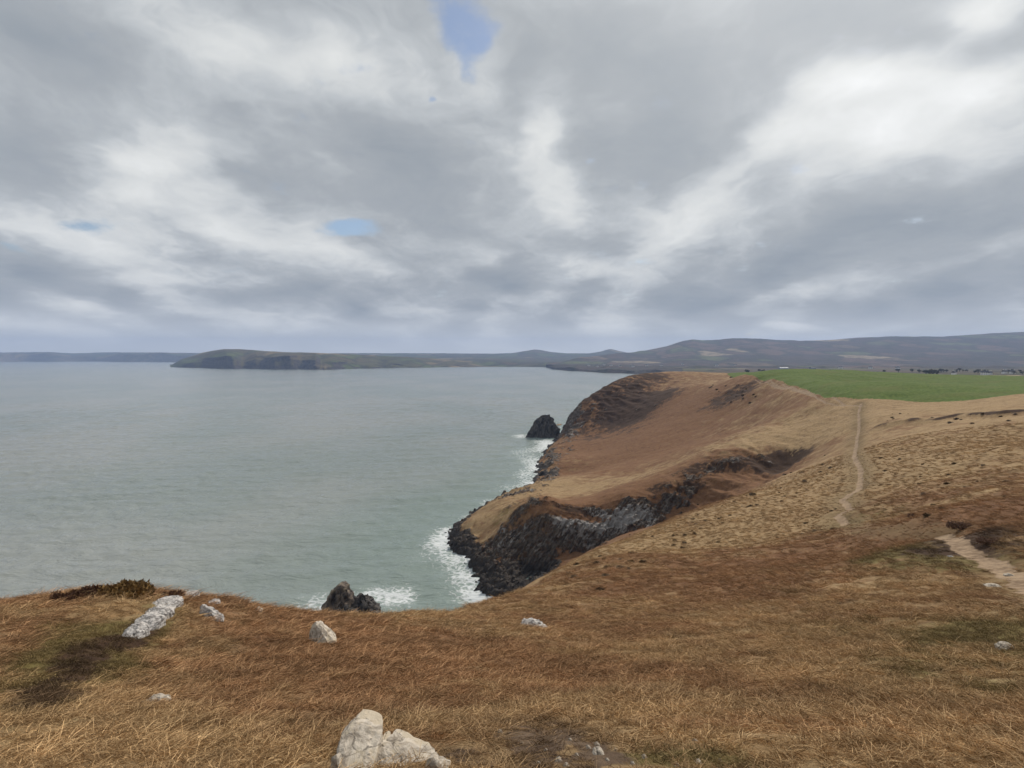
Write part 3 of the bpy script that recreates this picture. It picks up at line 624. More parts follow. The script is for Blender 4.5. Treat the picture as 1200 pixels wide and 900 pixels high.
# ------------------------------------------------------------------ rocks
def rock_mat(name, dark, lightc, lich=None, scale=1.0, bed=None, wet=False):
    m, t, b = mat(name, .85, .25)
    pos = t.new('ShaderNodeTexCoord').outputs['Object']
    bv = t.scalev(pos, bed) if bed else pos
    a = t.noise(bv, 2.2 * scale, 9, .66, .6); d = t.noise(pos, 9 * scale, 6, .7); g = t.noise(pos, 1.1 * scale, 5, .6)
    col = t.mix(t.ramp(a, .36, .60), dark, lightc)
    col = t.mix(t.ramp(d, .55, .75, 0, .4), col, tuple(x * .6 for x in lightc))
    crk = t.voro(t.vm('ADD', bv, t.vm('SCALE', t.noise(pos, 2.0 * scale, 4, .6, col=True), scale=.5 / scale)), .9 * scale, 'DISTANCE_TO_EDGE')
    col = t.mix(t.ramp(crk, .035, .0, 0, .75), col, tuple(x * .35 for x in dark))
    if lich: col = t.mix(t.ramp(g, .50, .60, 0, .85), col, lich)
    t.put(b.inputs['Base Color'], col)
    t.put(b.inputs['Normal'], t.bump(t.math('ADD', t.math('MULTIPLY', a, .7), t.math('MULTIPLY', d, .25)), .9, .12 / scale))
    return m
m_pale = rock_mat("pale_stone", (.23, .195, .155), (.52, .465, .39), (.44, .375, .28), 4.0, (1, .8, .5))
m_lich = rock_mat("lichened_stone", (.13, .12, .115), (.47, .45, .43), (.52, .49, .46), 4.5)
m_dark = rock_mat("dark_sea_rock", (.018, .017, .018), (.085, .075, .068), None, .28, (.7, .7, .3))
m_brown = rock_mat("brown_sea_rock", (.030, .024, .022), (.155, .122, .095), (.20, .165, .12), .22, (1.0, .7, .4))

def hull(name, pts, size, material, amp=.06, seed=0, parent=None, origin=None, ridge=.5, flat=True, freq=1.0):
    """angular rock: hull of corner points, cut small, worn and cracked by noise"""
    o = Vector(origin) if origin is not None else sum((Vector(p) for p in pts), Vector()) / len(pts)
    bm = bmesh.new()
    for p in pts: bm.verts.new(Vector(p) - o)
    r = bmesh.ops.convex_hull(bm, input=bm.verts)
    junk = [g for g in r['geom_interior'] + r['geom_unused'] if isinstance(g, bmesh.types.BMVert)]
    if junk: bmesh.ops.delete(bm, geom=list(set(junk)), context='VERTS')
    for _ in range(6):
        es = [e for e in bm.edges if e.calc_length() > size / 11]
        if not es: break
        bmesh.ops.subdivide_edges(bm, edges=es, cuts=1); bmesh.ops.triangulate(bm, faces=bm.faces)
    bmesh.ops.smooth_vert(bm, verts=bm.verts, factor=.03, use_axis_x=True, use_axis_y=True, use_axis_z=True)
    bm.normal_update()
    off = Vector((seed * 3.7, seed * 1.3, seed * 7.1))
    for v in bm.verts:
        p = v.co / size * 3.2 * freq + off
        nn = mnoise.fractal(p, 1.0, 2.0, 4) * .7
        c_ = mnoise.voronoi(p * 1.1)[0]; cr_ = 1 - min(1, (c_[1] - c_[0]) * 5)
        bq = p.dot(Vector((.86, .2, -.46))) * 1.3 + mnoise.noise(p * .5) * .5; v.co += v.normal * size * amp * (nn + (mnoise.noise(p * .6)) * .8 - ridge * cr_ + .9 * ((bq % 1.0) - .5))
    me = bpy.data.meshes.new(name); bm.to_mesh(me); bm.free(); me.materials.append(material)
    if not flat: me.polygons.foreach_set('use_smooth', np.ones(len(me.polygons), bool))
    ob = bpy.data.objects.new(name, me); COL.objects.link(ob); ob.location = o
    if parent: ob.parent = parent; ob.location = o - parent.location
    return ob
def px_rock(name, base, outline, depth, material, amp=.06, seed=0, parent=None, sink=.5, lean=.3, ridge=.5, Y=None, freq=1.0, shrink=.7):
    """outline: photo pixels of the visible shape, at the distance of the ground under pixel base; depth in metres"""
    Yb = Y or gp(*base).y
    pts = []; cx = sum(p[0] for p in outline) / len(outline); low = max(p[1] for p in outline); hi = min(p[1] for p in outline)
    for (px, py) in outline:
        h = (low - py) / max(low - hi, 1)
        a = at(px, py, Yb + lean * depth * h); pts.append(a)
        q = at(cx + (px - cx) * shrink, py + (low - py) * (1 - shrink) * .6, Yb + lean * depth * h); pts.append(q + Vector((0, depth * (1 - .4 * h), 0)))
        q2 = at(cx + (px - cx) * shrink, py + (low - py) * (1 - shrink) * .35, Yb + lean * depth * h); pts.append(q2 - Vector((0, depth * .35 * (1 - h * .6), 0)))
    mp = Yb / F
    for p in list(pts):
        pts.append(Vector((p.x, p.y, min(p.z, at(cx, low, Yb).z) - sink)))
    xs = [p.x for p in pts]; zs = [p.z for p in pts]
    size = max(max(xs) - min(xs), max(zs) - min(zs), depth)
    return hull(name, pts, size, material, amp, seed, parent, None, ridge, True, freq)

# big split outcrop at the viewer's feet
b0 = gp(450, 893); oc = empty('rock_outcrop', (b0.x, b0.y, b0.z)); tag(oc, 'large pale grey outcrop split into slabs, nearest the viewer in the brown grass', 'rock')
px_rock('block', (420, 902), [(394, 902), (395, 881), (400, 858), (404, 855), (413, 846), (421, 846), (433, 852), (446, 861), (442, 877), (437, 904)], .42, m_pale, .028, 1, oc, .25, .9, .4)
px_rock('slab', (455, 902), [(420, 914), (430, 893), (440, 875), (447, 870), (458, 887), (470, 899), (480, 917)], .34, m_pale, .030, 2, oc, .25, .8, .9)
px_rock('slab', (478, 902), [(449, 875), (453, 865.5), (459, 867), (470, 877), (486, 890), (503, 902), (514, 916), (474, 919), (462, 894)], .34, m_pale, .028, 5, oc, .25, .9, .6)
px_rock('block', (515, 905), [(494, 906), (500, 889), (508, 888), (519, 896), (530, 908), (530, 917), (498, 917)], .16, m_pale, .04, 3, oc, .2, .3)
px_rock('block', (392, 902), [(387, 899), (389, 888), (394, 886), (402, 898), (404, 907)], .10, m_pale, .04, 4, oc, .15, .3)
# lichened outcrop left
lo = gp(170, 745); lr = empty('rock_outcrop', (lo.x, lo.y, lo.z)); tag(lr, 'long white lichened outcrop running uphill beside the dark green turf', 'rock')
for k, (bs_, ol_, dp_) in enumerate([((152, 748), [(139, 749), (144, 739), (152, 733), (162, 731), (168, 738), (164, 749)], .5), ((165, 738), [(153, 738), (158, 726), (168, 720), (180, 722), (186, 730), (176, 741)], .6), ((180, 728), [(166, 727), (170, 716), (180, 711), (192, 713), (196, 720), (188, 731)], .7), ((192, 716), [(172, 715), (178, 706), (186, 702), (197, 704), (206, 704), (203, 714), (194, 720)], .8)]):
    px_rock('block', bs_, ol_, dp_ * .8, m_lich, .05, 10 + k, lr, .3, .9, .6, None, .8)
def stone(name, label, base, ol_, dp_, m_, seed, group=None, amp=.05, cat='stone', **kw):
    o = px_rock(name, base, ol_, dp_, m_, amp, seed, None, **kw); tag(o, label, cat, group); return o
stone('boulder', 'small white boulder with a pointed left end, right of the lichened outcrop', (250, 727), [(233, 711), (237, 708.5), (240, 710), (252, 718), (263, 727), (255, 728), (243, 727), (237, 719)], .22, m_lich, 20, cat='rock', sink=.25)
stone('boulder', 'pale pyramid shaped boulder standing in rust grass in front of the sea rock', (378, 754), [(361, 752), (363, 742), (366, 732), (370, 728), (376, 733), (385, 743), (394, 752), (382, 755)], .4, m_pale, 21, cat='rock', sink=.25, amp=.03)
stone('boulder', 'long flat pale boulder lying low in the grass right of centre', (625, 736), [(608, 733), (612, 728), (624, 727), (636, 731), (642, 736), (628, 737), (612, 736)], .6, m_lich, 22, cat='rock', sink=.25)
stone('boulder', 'half buried flat stone in brown grass below the lichened outcrop', (182, 822), [(168, 822), (174, 818), (185, 816), (197, 817.5), (199, 820), (186, 823)], .12, m_pale, 23, cat='rock', sink=.12)
stone('boulder', 'pale lump of stone on the clifftop edge beside the sea, above the white boulder', (220, 700), [(213, 699), (216, 694.5), (223, 694), (228, 698), (226, 701)], .4, m_lich, 24, cat='rock', sink=.3)
stone('boulder', 'small pale stone on the clifftop edge between two larger pale stones', (248, 709), [(241, 709), (244, 704.5), (251, 703.5), (255, 707), (253, 710)], .35, m_lich, 25, cat='rock', sink=.3)
stone('boulder', 'small stone on the clifftop edge left of the pyramid boulder', (301, 717), [(297, 718), (299, 712), (303, 712), (305, 716), (304, 719)], .25, m_pale, 26, cat='rock', sink=.3)
stone('boulder', 'rounded stone in olive grass at the right edge of the picture', (1180, 762), [(1173, 760), (1176, 755), (1183, 753.5), (1188, 757), (1187, 762), (1178, 763)], .2, m_pale, 27, cat='rock', sink=.1)
stone('boulder', 'flat pale slab beside the worn path at the right', (1166, 688), [(1156, 687), (1162, 685), (1172, 686), (1177, 689), (1166, 690)], .4, m_pale, 28, cat='rock', sink=.1)
stone('boulder', 'small white stone in green turf left of the worn path', (1114, 653), [(1111, 653.5), (1113, 651.3), (1117, 651.5), (1119, 653.5), (1115, 654.5)], .2, m_lich, 29, cat='rock', sink=.1)
stone('boulder', 'pale stone in the middle of the worn dirt path', (1184, 675), [(1178, 674), (1184, 672), (1190, 674.5), (1186, 677)], .25, m_pale, 31, cat='rock', sink=.1)
for k, (a, b, s_) in enumerate([(702, 885, 8), (690, 878, 4), (655, 893, 5), (756, 889, 4), (794, 899, 4), (820, 896, 5), (816, 870, 4), (668, 868, 3), (586, 859, 4), (631, 895, 3), (676, 886, 3), (712, 892, 3), (742, 896, 3), (664, 899, 4), (700, 874, 4), (612, 872, 2.5), (845, 893, 3), (722, 880, 3), (640, 880, 2.5)]):
    o = stone('stone', 'small broken stone on the bare earth right of the big outcrop', (a, b), [(a - s_, b + s_ * .3), (a - s_ * .7, b - s_ * .5), (a + s_ * .1, b - s_ * .8), (a + s_ * .8, b - s_ * .2), (a + s_, b + s_ * .5), (a, b + s_ * .6)], s_ * .012, m_pale, 40 + k, 'broken stones on the bare earth patch', sink=.02)

# rocks standing in the sea
def sea_rock(label, base, ol_, dp_, m_, seed, amp=.08, group=None, **kw):
    Yb = sea_at(*base).y
    o = px_rock('sea_rock', base, ol_, dp_, m_, amp, seed, None, 4.0, kw.pop('lean', .3), kw.pop('ridge', .6), Yb, **kw); tag(o, label, 'sea rock', group); return o
s0 = sea_at(400, 728); sr_ = empty('sea_rock', (s0.x, s0.y, 0)); tag(sr_, 'dark jagged sea rock with a brown peak in white surf below the grass edge', 'sea rock')
px_rock('peak', (400, 728), [(379, 730), (380, 712), (383, 699), (389, 692), (395, 685), (399, 679.5), (402, 686), (411, 698), (414, 712), (416, 730)], 9, m_brown, .07, 60, sr_, 4, .3, .8, s0.y, 1.3)
px_rock('shoulder', (425, 728), [(404, 730), (408, 702), (418, 698), (428, 697), (433, 701), (436, 708), (443, 717), (447, 730)], 8, m_dark, .08, 61, sr_, 4, .3, .8, s0.y, 1.3)
px_rock('ledge', (400, 731), [(385, 733), (392, 715), (404, 712), (418, 716), (424, 733)], 6, m_dark, .09, 62, sr_, 4, .2, .8, s0.y - 5, 1.3)
sea_rock('tall dark sea stack like a humped tooth off the second headland', (637, 512.5), [(616.5, 513), (620, 507), (622, 500), (626, 493), (633, 488), (641, 484.6), (644, 486), (650, 493), (656, 503), (658, 512), (640, 513.5)], 14, m_dark, 63, .055, freq=1.4, lean=.2)
sea_rock('low dark rock in surf between the stack and the cliff', (652, 517), [(646, 518), (650, 514), (656, 511), (660, 513), (660, 518)], 6, m_dark, 64)
sea_rock('low dark rock jutting out of surf, second one left of the cove cliff', (641, 530), [(634, 530.5), (639, 527.5), (644, 526), (649, 524.5), (652, 530), (643, 531)], 6, m_dark, 65)
sea_rock('small black rock in foam at the foot of the cove cliff', (633, 549), [(628, 549.5), (632, 546.5), (638, 546), (642, 549), (636, 551)], 5, m_dark, 66)
sea_rock('pointed dark rock against the cove cliff nearest the first headland', (634, 561), [(631, 562), (632, 554), (636, 551), (641, 554), (643, 562)], 6, m_dark, 67)
sea_rock('black rock at the very tip of the first headland in surf', (534, 630), [(528, 632), (530, 625), (535, 621), (543, 619), (549, 624), (546, 634), (537, 637)], 7, m_dark, 68)

# tilted slabs and broken beds standing out of the cliff face
sv, sfc = [], []
def slab_at(x, y, z, L, wd, th, yaw, n0):
    up = Vector((.46, .12, .88)).normalized()                        # beds lean over to the right
    up = (up + Vector((random.gauss(0, .08), random.gauss(0, .08), 0))).normalized()
    side = Vector((math.cos(yaw), math.sin(yaw), 0)); side = (side - up * side.dot(up)).normalized(); nn_ = up.cross(side)
    k = len(sv)
    tp = random.uniform(.35, .8); sk = random.uniform(-.3, .3)
    for (a, b, c_) in [(-1, -1, -1), (1, -1, -1), (1, 1, -1), (-1, 1, -1), (-tp + sk, -tp, .8), (tp + sk, -tp, 1), (tp + sk, tp, 1.1), (-tp + sk, tp, .85)]:
        sv.append(Vector((x, y, z)) + side * a * wd * random.uniform(.8, 1.15) + nn_ * b * th * random.uniform(.8, 1.2) + up * c_ * L)
    for f_ in [(0, 1, 5, 4), (1, 2, 6, 5), (2, 3, 7, 6), (3, 0, 4, 7), (4, 5, 6, 7)]: sfc.append([k + i for i in f_])
rv, vxx, vyy, vzz = fl(rock)[used], vx, vy, vz
cand = np.nonzero((rv > .65) & (vzz > .5) & (np.hypot(vxx, vyy) > 150) & (fl(hole)[used] < .15))[0]
wgt = np.hypot(vxx, vyy)[cand]
pick = rng.choice(cand, size=min(800, len(cand)), replace=False)
for i in pick:
    s_ = random.uniform(.5, 1.5)
    slab_at(vxx[i], vyy[i], vzz[i] - .45 * s_, 1.15 * s_ * (.6 if vzz[i] < 4 else 1), .7 * s_, .34 * s_, random.gauss(.5, .5), 0)
slabs = mesh_obj('cliff_slabs', sv, sfc, mg, smooth=False); tag(slabs, 'dark tilted slabs of broken rock along the sea cliffs', 'rock slabs', kind='stuff')
sva = np.array([tuple(p) for p in sv]); one = np.ones((len(sva), 1))
set_float(slabs, 'pale', np.clip(blobs(sva[:, 0], sva[:, 1], [(725, 612, 34, 15, 1.1), (690, 622, 26, 9, .9)]), 0, 1.2))
set_color(slabs, 'cover_a', np.concatenate([one, 0 * one, 0 * one, 0 * one], 1)); set_color(slabs, 'cover_b', np.zeros((len(sva), 4)))

# ------------------------------------------------------------------ grass and dead bracken near the viewer (real tufts)
def grass_mat(name, rough=.8):
    m, t, b = mat(name, rough, .15)
    tc_ = t.attr('tint', 'INSTANCER').outputs['Color']; u = t.attr('along').outputs['Fac']; rnd = t.attr('shade').outputs['Fac']
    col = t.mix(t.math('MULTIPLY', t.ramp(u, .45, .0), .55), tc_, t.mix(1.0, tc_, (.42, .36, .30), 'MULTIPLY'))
    col = t.mix(t.ramp(rnd, .0, 1.0, 0, 1), t.mix(1.0, col, (.42, .38, .34), 'MULTIPLY'), t.mix(1.0, col, (1.6, 1.6, 1.6), 'MULTIPLY'))
    t.put(b.inputs['Base Color'], col)
    return m
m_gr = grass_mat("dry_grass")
def tuft(name, nb, h, spread, lodge, wd, seed, drift=(0, 0), segs=3):
    rn = random.Random(seed); V, Fc, al, sh = [], [], [], []
    for _ in range(nb):
        a = rn.uniform(0, 2 * math.pi); r0 = spread * math.sqrt(rn.random())
        p = Vector((math.cos(a) * r0, math.sin(a) * r0, -.02)); b_ = rn.uniform(0, 2 * math.pi)
        d = Vector((math.cos(b_) * lodge + drift[0], math.sin(b_) * lodge + drift[1], 1)).normalized()
        ln_ = h * rn.uniform(.5, 1.25); wv = wd * rn.uniform(.6, 1.3); s_ = rn.random()
        side = d.cross(Vector((rn.gauss(0, 1), rn.gauss(0, 1), .3))).normalized(); k = len(V)
        for j in range(segs + 1):
            u = j / segs; wj = wv * (1 - u * .8)
            V += [p - side * wj / 2, p + side * wj / 2]; al += [u, u]; sh += [s_, s_]
            d = (d + Vector((d.x * .5 * lodge, d.y * .5 * lodge, -.42 * lodge)) * rn.uniform(.5, 1.2)).normalized()
            p = p + d * ln_ / segs
            if p.z < .012: p.z = .012 + .02 * rn.random()
        for j in range(segs): Fc.append([k + 2 * j, k + 2 * j + 1, k + 2 * j + 3, k + 2 * j + 2])
    me = bpy.data.meshes.new(name); me.from_pydata([tuple(v) for v in V], [], Fc); me.materials.append(m_gr)
    for nm, ar in (('along', al), ('shade', sh)):
        a = me.attributes.new(nm, 'FLOAT', 'POINT'); a.data.foreach_set('value', np.array(ar, np.float32))
    return bpy.data.objects.new(name, me)
TUFTS = bpy.data.collections.new("tuft_kinds")
for k, args in enumerate([(70, .20, .16, 1.2, .006, 1), (64, .26, .15, 1.6, .0065, 2, (.8, -.2)), (60, .17, .18, 2.2, .007, 3, (.5, .3)), (46, .30, .18, 2.8, .008, 4, (.9, -.5)), (80, .12, .18, 1.5, .0055, 5), (30, .42, .16, 2.6, .0075, 6, (.8, -.1))]):
    TUFTS.objects.link(tuft('tuft_%d' % k, *args))
def scatter(name, pts, scl, rot, tint, idx_):
    o = mesh_obj(name, pts, np.zeros((0, 3), int), m_gr, smooth=False) if False else None
    me = bpy.data.meshes.new(name); me.vertices.add(len(pts)); me.vertices.foreach_set('co', np.asarray(pts, np.float32).ravel())
    for nm, ty, ar in (('scl', 'FLOAT', scl), ('kindid', 'INT', idx_)):
        a = me.attributes.new(nm, ty, 'POINT'); a.data.foreach_set('value', np.asarray(ar, np.float32 if ty == 'FLOAT' else np.int32))
    a = me.attributes.new('rot', 'FLOAT_VECTOR', 'POINT'); a.data.foreach_set('vector', np.asarray(rot, np.float32).ravel())
    a = me.attributes.new('tint', 'FLOAT_COLOR', 'POINT'); q_ = np.ones((len(pts), 4), np.float32); q_[:, :3] = tint; a.data.foreach_set('color', q_.ravel())
    me.materials.append(m_gr)
    o = bpy.data.objects.new(name, me); COL.objects.link(o)
    ng = bpy.data.node_groups.new(name + '_nodes', 'GeometryNodeTree')
    ng.interface.new_socket('Geometry', in_out='INPUT', socket_type='NodeSocketGeometry'); ng.interface.new_socket('Geometry', in_out='OUTPUT', socket_type='NodeSocketGeometry')
    N = ng.nodes; gi = N.new('NodeGroupInput'); go = N.new('NodeGroupOutput')
    m2p = N.new('GeometryNodeMeshToPoints'); iop = N.new('GeometryNodeInstanceOnPoints'); ci = N.new('GeometryNodeCollectionInfo')
    ci.inputs['Collection'].default_value = TUFTS; ci.inputs['Separate Children'].default_value = True; ci.inputs['Reset Children'].default_value = True
    def na(nm, ty):
        n_ = N.new('GeometryNodeInputNamedAttribute'); n_.data_type = ty; n_.inputs['Name'].default_value = nm; return n_.outputs['Attribute']
    e2r = N.new('FunctionNodeEulerToRotation')
    Lk = ng.links.new
    Lk(gi.outputs[0], m2p.inputs['Mesh']); Lk(m2p.outputs[0], iop.inputs['Points']); Lk(ci.outputs[0], iop.inputs['Instance'])
    iop.inputs['Pick Instance'].default_value = True
    Lk(na('kindid', 'INT'), iop.inputs['Instance Index']); Lk(na('scl', 'FLOAT'), iop.inputs['Scale'])
    Lk(na('rot', 'FLOAT_VECTOR'), e2r.inputs[0]); Lk(e2r.outputs[0], iop.inputs['Rotation']); Lk(iop.outputs[0], go.inputs[0])
    md = o.modifiers.new('scatter', 'NODES'); md.node_group = ng
    return o
PX, PY, PS = [], [], []
for (r0, r1, dens, s_) in [(1.8, 5, 230, .52), (5, 9, 150, .62), (9, 16, 72, .82), (16, 28, 30, 1.1), (28, 50, 9.5, 1.6), (50, 100, 5.0, 1.7), (100, 175, 2.0, 2.2)]:
    th0, th1 = (-50, 50) if r1 < 30 else (-12 if r1 < 60 else 3, 50)
    nn_ = int(dens * (r1 ** 2 - r0 ** 2) / 2 * R(th1 - th0))
    th = rng.uniform(R(th0), R(th1), nn_); r_ = np.sqrt(rng.uniform(r0 ** 2, r1 ** 2, nn_))
    PX.append(r_ * np.sin(th)); PY.append(r_ * np.cos(th)); PS.append(np.full(nn_, s_))
PX, PY, PS = map(np.concatenate, (PX, PY, PS))
mk = cover(PX, PY); hr = np.hypot(PX, PY)
# keep clear of stones, the bare earth and the worn paths
keepp = (rng.random(len(PX)) > 1.1 * mk['path']) & (rng.random(len(PX)) > .75 * np.clip(mk['soil'] * 1.2, 0, 1)) & (mk['field'] < .5)
cl = fbm(PX / 1.1, PY / 1.1, 3, 91); keepp &= rng.random(len(PX)) < .78 + .8 * cl
for ob in [o for o in COL.objects if o.type == 'MESH' and o.name.split('.')[0] in ('block', 'boulder', 'stone')]:
    lc = ob.location + (ob.parent.location if ob.parent else Vector()); bb = [Vector(c_) + lc for c_ in ob.bound_box]
    x0, x1 = min(b.x for b in bb), max(b.x for b in bb); y0, y1 = min(b.y for b in bb), max(b.y for b in bb)
    keepp &= ~((PX > x0 - .01) & (PX < x1 + .01) & (PY > y0 + .10 * (y1 - y0)) & (PY < y1))
PX, PY, PS, hr = PX[keepp], PY[keepp], PS[keepp], hr[keepp]; mk = {k: v[keepp] for k, v in mk.items()}
PZ = gz(PX, PY); nP = len(PX)
def lin(a, b, f): return np.array(a)[None] * (1 - f[:, None]) + np.array(b)[None] * f[:, None]
rn1 = rng.random(nP); v1 = fbm(PX / .8, PY / .8, 3, 92)
fr = sstep(mk['rust'] + .5 * v1 + .25 * (rn1 - .5), .25, .75)
tint = lin((.425, .290, .152), (.335, .198, .102), fr)
fo_ = sstep(mk['olive'] + .4 * v1 + .3 * (rn1 - .5), .4, .9)[:, None] * .7; tint = tint * (1 - fo_) + np.array((.135, .118, .042)) * fo_
fdk = sstep(mk['dark'] + .3 * (rn1 - .5), .4, .8)[:, None] * .8; tint = tint * (1 - fdk) + np.array((.062, .036, .024)) * fdk
fs = np.clip(mk['soil'] + mk['trod'] * .4, 0, 1)[:, None] * .75; tint = tint * (1 - fs) + np.array((.095, .060, .042)) * fs
patch = 1 + .38 * fbm(PX / 2.6, PY / 2.6, 3, 95) + .25 * fbm(PX / .5, PY / .5, 2, 96); tint *= (rng.uniform(.72, 1.28, nP) * patch)[:, None]
kid = np.where(rng.random(nP) < .5 * fr + .2, rng.choice([2, 3, 5], nP), rng.choice([0, 1, 4], nP)); kid = np.where(fo_[:, 0] > .45, 4, kid)
scl = PS * rng.uniform(.7, 1.3, nP) * np.where(mk['trod'] > .5, .5, 1)
rot = np.stack([rng.normal(0, .12, nP) - .15, rng.normal(0, .12, nP), np.where(rng.random(nP) < .6, rng.normal(-.3, .6, nP), rng.uniform(0, 6.28, nP))], 1)
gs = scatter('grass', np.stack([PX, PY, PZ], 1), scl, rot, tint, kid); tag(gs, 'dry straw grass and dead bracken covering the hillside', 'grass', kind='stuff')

# ------------------------------------------------------------------ bushes
def leaf_mat(name, a, b_):
    m, t, b = mat(name, .8, .2); u = t.attr('shade').outputs['Fac']
    t.put(b.inputs['Base Color'], t.mix(u, a, b_)); return m
m_heath = leaf_mat("heather", (.060, .030, .020), (.170, .088, .050)); m_gorse = leaf_mat("gorse", (.090, .052, .022), (.29, .175, .062)); m_twig = mat("twig", .9)[0]
m_twig.node_tree.nodes['Principled BSDF'].inputs['Base Color'].default_value = (.045, .030, .022, 1)
m_tree = leaf_mat("tree_leaves", (.020, .024, .014), (.060, .060, .032))
m_tuss = leaf_mat("tussock", (.045, .028, .016), (.125, .082, .040))
def foliage_mesh(name, blobs_, nleaf, ls, material, seed):
    rn = random.Random(seed); V, Fc, sh = [], [], []
    tot = sum(b[3] * b[4] for b in blobs_)
    for (bx, by, bz, rx, rz) in blobs_:
        for _ in range(int(nleaf * rx * rz / tot)):
            a = rn.uniform(0, 2 * math.pi); zz = rn.uniform(-.3, 1); rr_ = math.sqrt(max(0, 1 - zz * zz)); k_ = rn.uniform(.55, 1.08)
            p = Vector((bx + math.cos(a) * rr_ * rx * k_, by + math.sin(a) * rr_ * rx * k_, max(bz + zz * rz * k_, 0.01)))
            d = Vector((rn.gauss(0, 1), rn.gauss(0, 1), rn.gauss(.8, .8))).normalized(); s_ = d.orthogonal().normalized(); L_ = ls * rn.uniform(.6, 1.5); k = len(V)
            V += [p - s_ * L_ * .28, p + s_ * L_ * .28, p + d * L_]; Fc.append([k, k + 1, k + 2]); q_ = rn.random(); sh += [q_] * 3
    me = bpy.data.meshes.new(name); me.from_pydata([tuple(v) for v in V], [], Fc); me.materials.append(material)
    a = me.attributes.new('shade', 'FLOAT', 'POINT'); a.data.foreach_set('value', np.array(sh, np.float32)); return me
def stems_mesh(name, hs, sp, nst, seed, th):
    rn = random.Random(seed); V, Fc = [], []
    for _ in range(nst):
        a = rn.uniform(0, 6.28); tip = Vector((math.cos(a) * sp * rn.uniform(.2, 1), math.sin(a) * sp * rn.uniform(.2, 1), hs * rn.uniform(.6, 1))); k = len(V)
        for (p, w_) in ((Vector((tip.x * .08, tip.y * .08, -.1)), th), (tip * .55, th * .7), (tip, th * .25)):
            for j in range(3): V.append(p + Vector((math.cos(j * 2.094), math.sin(j * 2.094), 0)) * w_)
        for r_ in range(2):
            for j in range(3): Fc.append([k + r_ * 3 + j, k + r_ * 3 + (j + 1) % 3, k + r_ * 3 + 3 + (j + 1) % 3, k + r_ * 3 + 3 + j])
    me = bpy.data.meshes.new(name); me.from_pydata([tuple(v) for v in V], [], Fc); me.materials.append(m_twig); return me
def bush(label, base, wpx, hpx, material, seed, nleaf=1500, cat='bush', group=None, name='bush', back=.4):
    p = gp(*base); s_ = p.y / F; wd, ht = wpx * s_, hpx * s_; rn = random.Random(seed)
    r = empty(name, p + Vector((0, 0, -.04))); tag(r, label, cat, group)
    bl = [(rn.uniform(-.38, .38) * wd, rn.uniform(-.25, .35) * wd * back, ht * rn.uniform(.15, .35), wd * rn.uniform(.12, .24), ht * rn.uniform(.35, .65)) for _ in range(9)]
    for nm, me in (('foliage', foliage_mesh('foliage', bl, nleaf, ht * .16, material, seed)), ('stem', stems_mesh('stem', ht * .9, wd * .4, 16, seed, ht * .02))):
        o = bpy.data.objects.new(nm, me); COL.objects.link(o); o.parent = r
    return r
bush('large dark heather and gorse bush with yellowish top on the clifftop at the left', (146, 700), 64, 25, m_gorse, 101, 3200)
bush('dark brown heather clump just left of the large clifftop bush', (112, 699), 44, 17, m_heath, 102, 1800)
bush('small rounded dark heather clump at the left end of the clifftop bushes', (73, 705), 28, 15, m_heath, 103, 1100)
bush('thin twiggy grey heather sprig between two dark clifftop clumps', (88, 701), 18, 14, m_heath, 104, 350)
bush('low dark heather on the clifftop beside the pale edge stones', (198, 700), 30, 10, m_heath, 105, 900)
bush('ragged dark heather at the head of the worn path at the right', (1128, 620), 34, 11, m_heath, 106, 1800)
bush('dark heather overhanging the far side of the worn path', (1160, 637), 36, 9, m_heath, 107, 1800)
bush('round dark gorse bush alone on tan grass above the turf strip', (1068, 607), 10, 7, m_heath, 108, 700)
bush('dark clump in the brown hollow at the left foreground', (46, 824), 24, 8, m_heath, 109, 1200)
# dark tussocks dotted over the slope
tm = [foliage_mesh('foliage', [(random.uniform(-.16, .16), random.uniform(-.16, .16), .08, random.uniform(.28, .42), random.uniform(.3, .5)) for _ in range(4)], 260, .20, m_tuss, 200 + k) for k in range(4)]
spots = [(680 + 3.1 * k + random.gauss(0, 14), 674 - 1.28 * k + random.gauss(0, 8), 0) for k in range(0, 96, 1)]
spots += [(random.uniform(1030, 1190), random.uniform(525, 605), 1) for _ in range(30)] + [(random.uniform(830, 890), random.gauss(462, 7), 2) for _ in range(22)] + [(random.uniform(800, 980), random.uniform(585, 640), 0) for _ in range(24)] + [(random.uniform(1035, 1200), random.uniform(484, 497), 3) for _ in range(16)]
TL = [('dark tussock on the pale grass slope between the gully and the worn path', 'dark tussocks on the slope above the gully'), ('brown tussock dotted over the tan slope right of the winding path', 'brown tussocks right of the winding path'),
      ('dark clump in the heathery patch on the slope left of the green field', 'dark clumps left of the green field'), ('dark tussock along the old earth bank below the green field', 'dark tussocks along the old bank'), ('dark bracken clump on the broad brown slope above the cove', 'dark clumps on the broad brown slope')]
for k, (a, b, zone) in enumerate(spots):
    p = gp(a, b)
    if p.y < 20 or p.y > 620 or p.z < 8: continue
    o = bpy.data.objects.new('tussock', tm[k % 4]); COL.objects.link(o); o.location = p - Vector((0, 0, .05)); s_ = random.uniform(.45, 1.4) * (.5 if p.y < 120 else .9 if p.y < 260 else 2.0)
    o.scale = (s_ * 1.25, s_ * 1.1, s_ * .7); o.rotation_euler = (0, 0, random.uniform(0, 6.28))
    tag(o, TL[zone][0], 'tussock', TL[zone][1])

